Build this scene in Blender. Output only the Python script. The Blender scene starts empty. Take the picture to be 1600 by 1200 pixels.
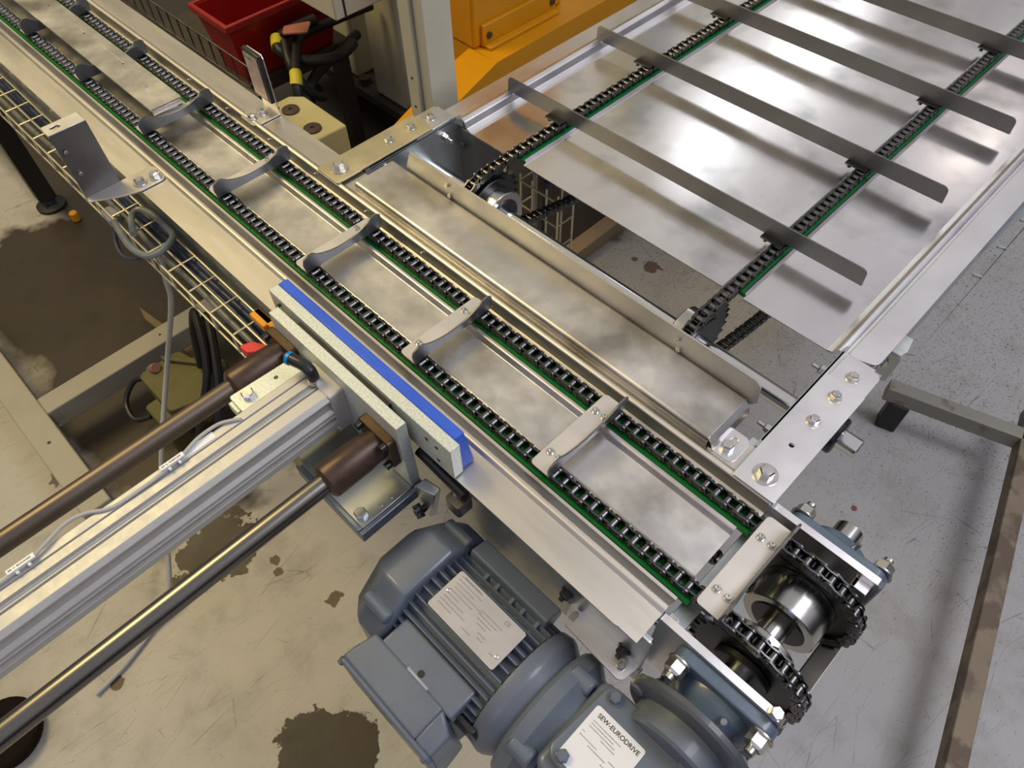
import bpy, bmesh, math, random
from mathutils import Vector, Matrix
from mathutils.geometry import tessellate_polygon
random.seed(7)
PI = math.pi
MM = 0.001
scn = bpy.context.scene
col = scn.collection

# ---------------------------------------------------------------- camera
# x runs along the long conveyor towards its drive end, y across it towards the wide
# conveyor, z up; z = 0 is the level of the chain rollers, the shop floor lies at -0.78
cam_d = bpy.data.cameras.new('camera')
cam = bpy.data.objects.new('camera', cam_d)
col.objects.link(cam)
RX = Vector((0.70789445, 0.70614442, -0.01566865))
RY = Vector((0.56240617, -0.57694284, -0.59231433))
RZ = Vector((-0.42729937, 0.41048388, -0.80555461))
m = Matrix.Identity(4)
for i in range(3):
    m[i][0], m[i][1], m[i][2] = RX[i], -RY[i], -RZ[i]
m[2][3] = 0.66974
cam.matrix_world = m
cam_d.sensor_width = 36.0
cam_d.lens = 36.0 * 1141.865 / 1600.0
cam_d.clip_start = 0.02
cam_d.clip_end = 60
scn.camera = cam

# ---------------------------------------------------------------- world, lamps, exposure
w = bpy.data.worlds.new('hall')
scn.world = w
w.use_nodes = True
wn = w.node_tree.nodes
wl = w.node_tree.links
bg = wn['Background']
tc = wn.new('ShaderNodeTexCoord')
sp = wn.new('ShaderNodeSeparateXYZ')
wl.new(tc.outputs['Generated'], sp.inputs[0])
mr = wn.new('ShaderNodeMapRange')
mr.inputs['From Min'].default_value = -0.75
mr.inputs['From Max'].default_value = 0.0
wl.new(sp.outputs['X'], mr.inputs['Value'])
cr = wn.new('ShaderNodeValToRGB')
cr.color_ramp.elements[0].color = (0.58, 0.51, 0.36, 1)
cr.color_ramp.elements[1].color = (0.55, 0.54, 0.585, 1)
wl.new(mr.outputs[0], cr.inputs['Fac'])
wl.new(cr.outputs['Color'], bg.inputs['Color'])
# the hall is darker towards its far walls than under the lamps and skylights
ze = wn.new('ShaderNodeValToRGB')
for p_, v_ in ((0.0, 0.05), (0.2, 0.14), (0.5, 0.92), (1.0, 0.90)):
    e = ze.color_ramp.elements[0] if p_ == 0 else (ze.color_ramp.elements[-1] if p_ == 1.0 else ze.color_ramp.elements.new(p_))
    e.position = p_
    e.color = (v_, v_, v_, 1)
wl.new(sp.outputs['Z'], ze.inputs['Fac'])
wl.new(ze.outputs['Color'], bg.inputs['Strength'])


def area(name, loc, sx, sy, power, color, target=None):
    d = bpy.data.lights.new(name, 'AREA')
    d.shape = 'RECTANGLE'
    d.size = sx
    d.size_y = sy
    d.energy = power
    d.color = color
    o = bpy.data.objects.new(name, d)
    col.objects.link(o)
    o.location = loc
    if target is not None:
        o.rotation_euler = (Vector(target) - Vector(loc)).to_track_quat('-Z', 'Y').to_euler()
    return o


area('hall_lamp_cool', (1.2, 1.4, 2.6), 1.2, 1.2, 40, (0.95, 0.95, 1.0), (0, 0.6, 0))
for i, (lx, ly, pw, c_) in enumerate(((-2.51, 4.61, 1.6, (0.95, 0.98, 1)), (-2.75, 5.45, 1.1, (0.95, 0.98, 1)), (-2.69, 6.36, 2.4, (1, 1, 1)),
                                      (-2.84, 7.42, 2.2, (1, 1, 1)), (-1.04, 6.32, 1.6, (1.0, 0.86, 0.74)))):
    area('high_bay_lamp', (lx, ly, 3.0), 0.42, 0.42, pw, c_, (-0.5, 1.0, 0))
area('hall_lamp_warm', (-2.4, -0.3, 2.4), 1.0, 1.2, 52, (1.0, 0.77, 0.34), (-1.2, 0.2, -0.4))
area('violet_fill', (0.3, -1.6, 0.9), 0.5, 0.3, 2.2, (0.45, 0.35, 1.0), (-0.1, 0.1, -0.1))  # added violet fill for purple rims on the motor; its source is unseen

scn.view_settings.view_transform = 'Standard'
scn.view_settings.look = 'None'
scn.view_settings.gamma = 1
scn.view_settings.use_curve_mapping = False
scn.view_settings.exposure = 0.0


# ---------------------------------------------------------------- materials
def srgb(r, g, b):
    f = lambda c: (c / 255.0) ** 2.2
    return (f(r), f(g), f(b))


MATS = {}


def mat(name, c, metal=0.0, rough=0.5, var=0.15, scale=20.0, stretch=(1, 1, 1), rvar=0.08,
        bump=0.0, bscale=200.0, spots=None, spec=0.5, coat=0.0):
    """principled surface with mottled colour and roughness; spots = (colour, amount, scale)"""
    if name in MATS:
        return MATS[name]
    mt = bpy.data.materials.new(name)
    mt.use_nodes = True
    nt = mt.node_tree
    b = nt.nodes['Principled BSDF']
    b.inputs['Metallic'].default_value = metal
    b.inputs['Specular IOR Level'].default_value = spec
    b.inputs['Coat Weight'].default_value = coat
    t = nt.nodes.new('ShaderNodeTexCoord')
    mp = nt.nodes.new('ShaderNodeMapping')
    mp.inputs['Scale'].default_value = stretch
    nt.links.new(t.outputs['Object'], mp.inputs['Vector'])
    n = nt.nodes.new('ShaderNodeTexNoise')
    n.inputs['Scale'].default_value = scale
    n.inputs['Detail'].default_value = 6
    n.inputs['Roughness'].default_value = 0.6
    nt.links.new(mp.outputs[0], n.inputs['Vector'])
    r = nt.nodes.new('ShaderNodeValToRGB')
    r.color_ramp.elements[0].position = 0.3
    r.color_ramp.elements[1].position = 0.7
    r.color_ramp.elements[0].color = tuple(x * (1 - var) for x in c) + (1,)
    r.color_ramp.elements[1].color = tuple(min(1, x * (1 + var)) for x in c) + (1,)
    nt.links.new(n.outputs['Fac'], r.inputs['Fac'])
    out = r.outputs['Color']
    if spots:
        sc, amt, ss = spots
        n2 = nt.nodes.new('ShaderNodeTexNoise')
        n2.inputs['Scale'].default_value = ss
        n2.inputs['Detail'].default_value = 8
        nt.links.new(t.outputs['Object'], n2.inputs['Vector'])
        r2 = nt.nodes.new('ShaderNodeValToRGB')
        r2.color_ramp.elements[0].position = 1 - amt
        r2.color_ramp.elements[0].color = (0, 0, 0, 1)
        r2.color_ramp.elements[1].position = min(1, 1 - amt + (0.22 if metal == 1 else 0.08))
        nt.links.new(n2.outputs['Fac'], r2.inputs['Fac'])
        mx = nt.nodes.new('ShaderNodeMix')
        mx.data_type = 'RGBA'
        nt.links.new(r2.outputs['Color'], mx.inputs['Factor'])
        nt.links.new(out, mx.inputs['A'])
        mx.inputs['B'].default_value = tuple(sc) + (1,)
        out = mx.outputs['Result']
    nt.links.new(out, b.inputs['Base Color'])
    rr = nt.nodes.new('ShaderNodeMapRange')
    rr.inputs['From Min'].default_value = 0.3
    rr.inputs['From Max'].default_value = 0.7
    rr.inputs['To Min'].default_value = max(0.02, rough - rvar)
    rr.inputs['To Max'].default_value = rough + rvar
    nt.links.new(n.outputs['Fac'], rr.inputs['Value'])
    nt.links.new(rr.outputs[0], b.inputs['Roughness'])
    if bump:
        n3 = nt.nodes.new('ShaderNodeTexNoise')
        n3.inputs['Scale'].default_value = bscale
        nt.links.new(t.outputs['Object'], n3.inputs['Vector'])
        bp = nt.nodes.new('ShaderNodeBump')
        bp.inputs['Strength'].default_value = bump
        bp.inputs['Distance'].default_value = 0.001
        nt.links.new(n3.outputs['Fac'], bp.inputs['Height'])
        nt.links.new(bp.outputs[0], b.inputs['Normal'])
    MATS[name] = mt
    return mt


PAN = mat('stainless_sheet', (0.68, 0.665, 0.65), 1, 0.38, 0.13, 16, (1, 1, 1), 0.10,
          spots=((0.34, 0.325, 0.29), 0.50, 11))
PANW = mat('wide_pan_sheet', (0.82, 0.81, 0.84), 1, 0.20, 0.09, 7, (1.0, 0.35, 1), 0.07,
           spots=((0.42, 0.43, 0.45), 0.50, 7))
SHEET = mat('rail_sheet', (0.62, 0.595, 0.56), 1, 0.42, 0.08, 12, (0.3, 2, 2), 0.06)
BRIGHT = mat('bright_sheet', (0.84, 0.83, 0.85), 1, 0.36, 0.05, 15, (1, 1, 1), 0.05)
DULL = mat('dull_steel_blade', (0.205, 0.203, 0.205), 0.9, 0.40, 0.10, 14, (1, 1, 1), 0.05)
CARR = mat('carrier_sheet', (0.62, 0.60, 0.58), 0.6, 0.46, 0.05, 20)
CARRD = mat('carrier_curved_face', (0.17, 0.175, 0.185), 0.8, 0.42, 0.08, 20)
ZINC = mat('zinc_plated_steel', (0.50, 0.54, 0.56), 0.9, 0.36, 0.12, 25)
ZINCT = mat('grained_zinc_plate', (0.62, 0.67, 0.63), 0.5, 0.48, 0.18, 400, (1, 1, 1), 0.08, 0.15, 500)
CHAIN = mat('chain_steel', (0.10, 0.10, 0.105), 1, 0.30, 0.15, 60)
ROLL = mat('chain_roller_steel', (0.15, 0.15, 0.155), 1, 0.30, 0.1, 60)
SPRK = mat('sprocket_black_steel', (0.075, 0.075, 0.08), 1, 0.38, 0.2, 40)
TURNED = mat('turned_steel', (0.50, 0.49, 0.47), 1, 0.20, 0.08, 30, (1, 1, 1), 0.05)
CHROME = mat('chromed_shaft', (0.75, 0.75, 0.76), 1, 0.12, 0.03, 20, (1, 1, 1), 0.03)
BOLT = mat('bolt_steel', (0.66, 0.65, 0.62), 1, 0.27, 0.08, 80)
GREEN = mat('green_plastic', srgb(0, 118, 52), 0, 0.38, 0.06, 30)
BLUE = mat('blue_plastic', srgb(48, 92, 205), 0, 0.42, 0.10, 25, bump=0.05)
ALU = mat('anodised_aluminium', (0.50, 0.495, 0.47), 0.35, 0.50, 0.05, 60, bump=0.04, bscale=900)
ALUD = mat('aluminium_groove', (0.36, 0.355, 0.34), 0.8, 0.38, 0.05, 60)
MOTOR = mat('blue_grey_enamel', srgb(97, 106, 119), 0, 0.38, 0.06, 18, coat=0.15, bump=0.04, bscale=90)
BEAR = mat('bearing_blue_paint', srgb(84, 100, 120), 0, 0.36, 0.10, 40, coat=0.3, bump=0.10, bscale=150)
RUST = mat('brown_iron', (0.075, 0.045, 0.034), 0.4, 0.40, 0.3, 30, spots=((0.20, 0.11, 0.05), 0.42, 20))
ROD = mat('worn_guide_rod', (0.13, 0.105, 0.088), 0.8, 0.38, 0.2, 22, (1, 0.2, 1), 0.08,
          spots=((0.20, 0.12, 0.06), 0.42, 8))
RODB = mat('smooth_guide_rod', (0.19, 0.18, 0.165), 1, 0.27, 0.12, 22, (1, 0.1, 1), 0.05)
BLACK = mat('black_rubber', (0.012, 0.012, 0.013), 0, 0.5, 0.2, 30)
BLACKP = mat('black_plastic', (0.018, 0.018, 0.022), 0, 0.3, 0.1, 30)
BEIGE = mat('beige_frame_paint', srgb(160, 155, 138), 0, 0.45, 0.06, 12)
CREAM = mat('cream_machine_paint', srgb(188, 184, 164), 0, 0.42, 0.05, 8,
            spots=((0.12, 0.08, 0.05), 0.26, 25))
CREAMY = mat('yellowed_block_paint', srgb(178, 168, 118), 0, 0.5, 0.08, 12)
YELL = mat('robot_yellow_paint', srgb(200, 136, 6), 0, 0.42, 0.08, 6,
           spots=((0.28, 0.13, 0.02), 0.33, 9))
REDP = mat('red_bin_plastic', srgb(150, 20, 18), 0, 0.45, 0.06, 10)
REDC = mat('red_clip_plastic', srgb(215, 50, 52), 0, 0.4, 0.05, 10)
ORNG = mat('orange_plastic', srgb(225, 150, 20), 0, 0.42, 0.05, 10)
TAPE = mat('yellow_tape', srgb(210, 195, 60), 0, 0.5, 0.1, 20)
LABEL = mat('white_label', srgb(225, 228, 230), 0, 0.4, 0.03, 10)
PLATE = mat('engraved_nameplate', srgb(178, 175, 176), 0.35, 0.42, 0.03, 30)
INK = mat('black_ink', (0.02, 0.02, 0.022), 0, 0.5, 0.0, 10)
INKG = mat('grey_ink', (0.20, 0.20, 0.21), 0, 0.5, 0.0, 10)
CBLUE = mat('blue_grey_cable_sheath', srgb(44, 54, 82), 0, 0.45, 0.1, 10)
CGREY = mat('grey_cable_sheath', srgb(176, 176, 172), 0, 0.45, 0.05, 10)
WIRE = mat('zinc_wire', (0.66, 0.62, 0.46), 0.8, 0.38, 0.08, 30)
WIRED = mat('dark_wire', (0.16, 0.15, 0.13), 0.9, 0.4, 0.2, 30)
BASEM = mat('grimy_base_plate', srgb(70, 60, 50), 0.2, 0.6, 0.25, 10)
WOOD = mat('old_timber', srgb(120, 102, 68), 0, 0.7, 0.2, 12, (1, 6, 1))
OLIVE = mat('olive_painted_valve', srgb(92, 88, 52), 0.1, 0.5, 0.25, 20)
CARTP = mat('chipped_cart_paint', srgb(140, 138, 128), 0.1, 0.5, 0.08, 10,
            spots=((0.17, 0.11, 0.07), 0.42, 14))
CARTR = mat('rusty_cart_paint', srgb(132, 118, 98), 0.1, 0.55, 0.15, 14,
            spots=((0.13, 0.09, 0.06), 0.52, 18))
REFL = mat('reflector_prism_sheet', srgb(196, 176, 172), 0.3, 0.25, 0.12, 60)
TEAL = mat('teal_green_strip', srgb(30, 150, 110), 0, 0.3, 0.05, 60)
BRASS = mat('browned_flange', (0.10, 0.068, 0.042), 0.8, 0.42, 0.2, 40)
PURP = mat('violet_film_band', srgb(96, 88, 130), 0.7, 0.32, 0.05, 30)


# ---------------------------------------------------------------- mesh building
def fillet(poly, r, closed=True, seg=4):
    out = []
    n = len(poly)
    for i, p in enumerate(poly):
        p = Vector(p)
        ri = r[i] if isinstance(r, (list, tuple)) else r
        if ri <= 0 or (not closed and i in (0, n - 1)):
            out.append(tuple(p))
            continue
        a = Vector(poly[i - 1]) - p
        b = Vector(poly[(i + 1) % n]) - p
        la, lb = a.length, b.length
        a.normalize()
        b.normalize()
        ang = math.acos(max(-1, min(1, a.dot(b))))
        if ang > PI - 0.05:
            out.append(tuple(p))
            continue
        d = min(ri / math.tan(ang / 2), la * 0.49, lb * 0.49)
        rr = d * math.tan(ang / 2)
        bis = (a + b).normalized()
        c = p + bis * (rr / math.sin(ang / 2))
        s = p + a * d - c
        e = p + b * d - c
        for k in range(seg + 1):
            t = k / seg
            v = (s * (1 - t) + e * t)
            v = v.normalized() * rr
            out.append(tuple(c + v))
    return out


def circle(cx, cy, r, n=16, ph=0.0):
    return [(cx + r * math.cos(2 * PI * k / n + ph), cy + r * math.sin(2 * PI * k / n + ph)) for k in range(n)]


def slot(cx, cy, lx, r, ang=0.0, n=6):
    pts = []
    for k in range(n + 1):
        a = -PI / 2 + PI * k / n
        pts.append((lx / 2 + r * math.cos(a), r * math.sin(a)))
    for k in range(n + 1):
        a = PI / 2 + PI * k / n
        pts.append((-lx / 2 + r * math.cos(a), r * math.sin(a)))
    ca, sa = math.cos(ang), math.sin(ang)
    return [(cx + x * ca - y * sa, cy + x * sa + y * ca) for x, y in pts]


class MB:
    def __init__(self):
        self.v = []
        self.f = []

    def prism(self, outer, a0, a1, plane='xy', holes=()):
        P = {'xy': lambda p, a: (p[0], p[1], a), 'xz': lambda p, a: (p[0], a, p[1]),
             'yz': lambda p, a: (a, p[0], p[1])}[plane]
        loops = [list(outer)] + [list(h) for h in holes]
        base = len(self.v)
        flat = [p for l in loops for p in l]
        N = len(flat)
        for a in (a0, a1):
            for p in flat:
                self.v.append(P(p, a))
        if len(loops) == 1 and self._convex(outer):
            self.f.append([base + k for k in range(N)][::-1])
            self.f.append([base + N + k for k in range(N)])
        else:
            tris = tessellate_polygon([[Vector((p[0], p[1], 0)) for p in l] for l in loops])
            for t in tris:
                self.f.append([base + t[0], base + t[1], base + t[2]])
                self.f.append([base + N + t[2], base + N + t[1], base + N + t[0]])
        o = base
        for l in loops:
            n = len(l)
            for k in range(n):
                self.f.append([o + k, o + (k + 1) % n, o + N + (k + 1) % n, o + N + k])
            o += n
        return self

    def _convex(self, pts):
        s = 0
        n = len(pts)
        for i in range(n):
            x1, y1 = pts[i][0] - pts[i - 1][0], pts[i][1] - pts[i - 1][1]
            x2, y2 = pts[(i + 1) % n][0] - pts[i][0], pts[(i + 1) % n][1] - pts[i][1]
            c = x1 * y2 - x2 * y1
            if abs(c) < 1e-6:
                continue
            if s == 0:
                s = 1 if c > 0 else -1
            elif (c > 0) != (s > 0):
                return False
        return True

    def box(self, x0, x1, y0, y1, z0, z1):
        return self.prism([(x0, y0), (x1, y0), (x1, y1), (x0, y1)], z0, z1)

    def sheet(self, line, t, a0, a1, plane='yz', r=3.0):
        """bent sheet: an open profile line given a thickness and pulled along the third axis"""
        pts = fillet(line, r, False) if r else list(line)
        P = {'xy': lambda p, a: (p[0], p[1], a), 'xz': lambda p, a: (p[0], a, p[1]),
             'yz': lambda p, a: (a, p[0], p[1])}[plane]
        L, R = [], []
        n = len(pts)
        for i in range(n):
            a = Vector(pts[max(0, i - 1)])
            b = Vector(pts[min(n - 1, i + 1)])
            d = (b - a).normalized()
            nn = Vector((-d[1], d[0])) * t / 2
            L.append(tuple(Vector(pts[i]) + nn))
            R.append(tuple(Vector(pts[i]) - nn))
        base = len(self.v)
        for a in (a0, a1):
            for p in L:
                self.v.append(P(p, a))
            for p in R:
                self.v.append(P(p, a))
        M = 2 * n
        for i in range(n - 1):
            self.f.append([base + i, base + i + 1, base + M + i + 1, base + M + i])
            self.f.append([base + n + i + 1, base + n + i, base + M + n + i, base + M + n + i + 1])
            self.f.append([base + i + 1, base + i, base + n + i, base + n + i + 1])
            self.f.append([base + M + i, base + M + i + 1, base + M + n + i + 1, base + M + n + i])
        self.f.append([base, base + M, base + M + n, base + n])
        e = n - 1
        self.f.append([base + e, base + n + e, base + M + n + e, base + M + e])
        return self

    def lathe(self, prof, origin, axis, n=32, ph=0.0, closed_ends=True):
        """prof: list of (t along axis, radius)"""
        o = Vector(origin)
        ax = Vector(axis).normalized()
        u = ax.orthogonal().normalized()
        if abs(ax.z) < 0.9:
            u = (Vector((0, 0, 1)) - ax * ax.z).normalized()
        w_ = ax.cross(u)
        base = len(self.v)
        for t, r in prof:
            for k in range(n):
                a = 2 * PI * k / n + ph
                self.v.append(tuple(o + ax * t + (u * math.cos(a) + w_ * math.sin(a)) * r))
        for i in range(len(prof) - 1):
            for k in range(n):
                k2 = (k + 1) % n
                self.f.append([base + i * n + k, base + i * n + k2, base + (i + 1) * n + k2, base + (i + 1) * n + k])
        if closed_ends:
            self.f.append([base + k for k in range(n)][::-1])
            e = base + (len(prof) - 1) * n
            self.f.append([e + k for k in range(n)])
        return self

    def cyl(self, p0, p1, r, n=24, r1=None, c=0.0, ph=0.0):
        d = Vector(p1) - Vector(p0)
        L = d.length
        r1 = r if r1 is None else r1
        pr = [(0, r), (L, r1)] if not c else [(0, r - c), (c, r), (L - c, r1), (L, r1 - c)]
        return self.lathe(pr, p0, d, n, ph)

    def tube(self, path, r, n=8, smooth=0):
        pts = [Vector(p) for p in path]
        if smooth:
            q = []
            for i in range(len(pts) - 1):
                p0, p1, p2, p3 = pts[max(0, i - 1)], pts[i], pts[i + 1], pts[min(len(pts) - 1, i + 2)]
                for k in range(smooth):
                    t = k / smooth
                    q.append(0.5 * ((2 * p1) + (p2 - p0) * t + (2 * p0 - 5 * p1 + 4 * p2 - p3) * t * t +
                                    (3 * p1 - p0 - 3 * p2 + p3) * t ** 3))
            q.append(pts[-1])
            pts = q
        base = len(self.v)
        N = len(pts)
        up = None
        for i in range(N):
            d = (pts[min(N - 1, i + 1)] - pts[max(0, i - 1)]).normalized()
            if up is None:
                up = d.orthogonal().normalized()
            up = (up - d * up.dot(d)).normalized()
            s = d.cross(up)
            for k in range(n):
                a = 2 * PI * k / n
                self.v.append(tuple(pts[i] + (up * math.cos(a) + s * math.sin(a)) * r))
        for i in range(N - 1):
            for k in range(n):
                k2 = (k + 1) % n
                self.f.append([base + i * n + k, base + i * n + k2, base + (i + 1) * n + k2, base + (i + 1) * n + k])
        self.f.append([base + k for k in range(n)][::-1])
        self.f.append([base + (N - 1) * n + k for k in range(n)])
        return self

    def hexa(self, pts8):
        """general box from 4 bottom and 4 top corners"""
        b = len(self.v)
        self.v += [tuple(p) for p in pts8]
        for q in ((3, 2, 1, 0), (4, 5, 6, 7), (0, 1, 5, 4), (1, 2, 6, 5), (2, 3, 7, 6), (3, 0, 4, 7)):
            self.f.append([b + k for k in q])
        return self

    def xf(self, M):
        self.v = [tuple(M @ Vector(p)) for p in self.v]
        return self

    def mesh(self, name, origin, material):
        me = bpy.data.meshes.new(name)
        bm = bmesh.new()
        vs = [bm.verts.new(((p[0] - origin[0]) * MM, (p[1] - origin[1]) * MM, (p[2] - origin[2]) * MM)) for p in self.v]
        for f in self.f:
            try:
                fc = bm.faces.new([vs[i] for i in f])
                fc.smooth = True
            except ValueError:
                pass
        bmesh.ops.recalc_face_normals(bm, faces=bm.faces[:])
        bm.to_mesh(me)
        bm.free()
        me.set_sharp_from_angle(angle=math.radians(32))
        me.materials.append(material)
        return me


ORG = {}      # object name -> origin in mm


def empty(name, loc, label, cat, group=None):
    o = bpy.data.objects.new(name, None)
    o.empty_display_size = 0.02
    col.objects.link(o)
    o.location = Vector(loc) * MM
    ORG[o.name] = Vector(loc)
    o['label'] = label
    o['category'] = cat
    if group:
        o['group'] = group
    return o


def part(name, mb, material, parent, bevel=0.0, label=None, seg=2):
    org = ORG[parent.name]
    me = mb.mesh(name, org, material)
    o = bpy.data.objects.new(name, me)
    col.objects.link(o)
    o.parent = parent
    ORG[o.name] = org
    if bevel:
        b = o.modifiers.new('edge', 'BEVEL')
        b.width = bevel * MM
        b.segments = seg
        b.limit_method = 'ANGLE'
        b.angle_limit = math.radians(40)
    if label:
        o['label'] = label
    return o


def single(name, mb, material, label, cat, group=None, bevel=0.0, kind=None):
    xs = [p[0] for p in mb.v]
    ys = [p[1] for p in mb.v]
    zs = [p[2] for p in mb.v]
    org = Vector(((min(xs) + max(xs)) / 2, (min(ys) + max(ys)) / 2, min(zs)))
    me = mb.mesh(name, org, material)
    o = bpy.data.objects.new(name, me)
    col.objects.link(o)
    o.location = org * MM
    ORG[o.name] = org
    if kind:
        o['kind'] = kind
    if label:
        o['label'] = label
        o['category'] = cat
    if group:
        o['group'] = group
    if bevel:
        b = o.modifiers.new('edge', 'BEVEL')
        b.width = bevel * MM
        b.segments = 2
        b.limit_method = 'ANGLE'
        b.angle_limit = math.radians(40)
    return o


def dup(root, delta, label, rot=None):
    def rec(o, parent):
        c = o.copy()
        col.objects.link(c)
        if parent is not None:
            c.parent = parent
        ORG[c.name] = ORG[o.name] + Vector(delta)
        for ch in [x for x in KIDS.get(o.name, [])]:
            rec(ch, c)
        return c
    KIDS = {}
    for x in bpy.data.objects:
        if x.parent:
            KIDS.setdefault(x.parent.name, []).append(x)
    r = rec(root, None)
    r.location = root.location + Vector(delta) * MM
    if rot:
        r.rotation_euler = rot
    r['label'] = label
    return r


def add_bolt(parent, pos, axis, af=13, h=7.5, washer=12, wt=1.8, material=None, name='bolt', n_up=0.0, thread=0.0):
    p = Vector(pos)
    a = Vector(axis).normalized()
    b = MB()
    if washer:
        b.cyl(p, p + a * wt, washer, 24, c=0.3)
        p = p + a * wt
    R = af / 2 / math.cos(PI / 6)
    b.lathe([(0, R), (h * 0.8, R), (h, R * 0.82)], p, a, 6, ph=random.uniform(0, 1))
    b.cyl(p + a * h * 0.98, p + a * (h + 0.3), R * 0.62, 12)
    if thread:
        b.cyl(p + a * h, p + a * (h + thread), af * 0.29, 12, c=0.6)
    return part(name, b, material or BOLT, parent)


def add_screw(parent, pos, axis, r=3.4, h=3.4, washer=4.6, name='screw'):
    p = Vector(pos)
    a = Vector(axis).normalized()
    b = MB()
    b.cyl(p, p + a * 0.8, washer, 16)
    p = p + a * 0.8
    b.lathe([(0, r), (h * 0.8, r), (h, r * 0.85), (h, r * 0.5), (h * 0.4, r * 0.45)], p, a, 14)
    return part(name, b, BOLT, parent)


def text_part(s, pos, xdir, ydir, size, material, parent, name='lettering', align='CENTER', bold=0.0):
    cu = bpy.data.curves.new(name, 'FONT')
    cu.body = s
    cu.size = size * MM
    cu.align_x = align
    cu.align_y = 'CENTER'
    cu.extrude = 0.00012
    cu.offset = bold * MM
    o = bpy.data.objects.new('tmp', cu)
    col.objects.link(o)
    dg = bpy.context.evaluated_depsgraph_get()
    me = bpy.data.meshes.new_from_object(o.evaluated_get(dg))
    bpy.data.objects.remove(o)
    X = Vector(xdir).normalized()
    Z = X.cross(Vector(ydir)).normalized()
    Y = Z.cross(X)
    M = Matrix((X, Y, Z)).transposed().to_4x4()
    org = ORG[parent.name]
    M.translation = (Vector(pos) - org) * MM
    me.transform(M)
    me.materials.clear()
    me.materials.append(material)
    r = bpy.data.objects.new(name, me)
    col.objects.link(r)
    r.parent = parent
    ORG[r.name] = org
    return r


def dashes(mb, origin, xd, yd, rows, h=0.9, t=0.15):
    """illegible small print: rows = list of (x, y, length) in plate coordinates"""
    o = Vector(origin)
    X = Vector(xd).normalized()
    Y = Vector(yd).normalized()
    Z = X.cross(Y)
    for x, y, L in rows:
        c = 0
        while c < L:
            l = min(random.uniform(0.5, 1.3), L - c)
            a = o + X * (x + c) + Y * y
            q = [a, a + X * l, a + X * l + Y * h, a + Y * h]
            mb.hexa([p - Z * 0.05 for p in q] + [p + Z * t for p in q])
            c += l + random.uniform(0.35, 0.6)


# ---------------------------------------------------------------- the floor
FZ = -780


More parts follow.
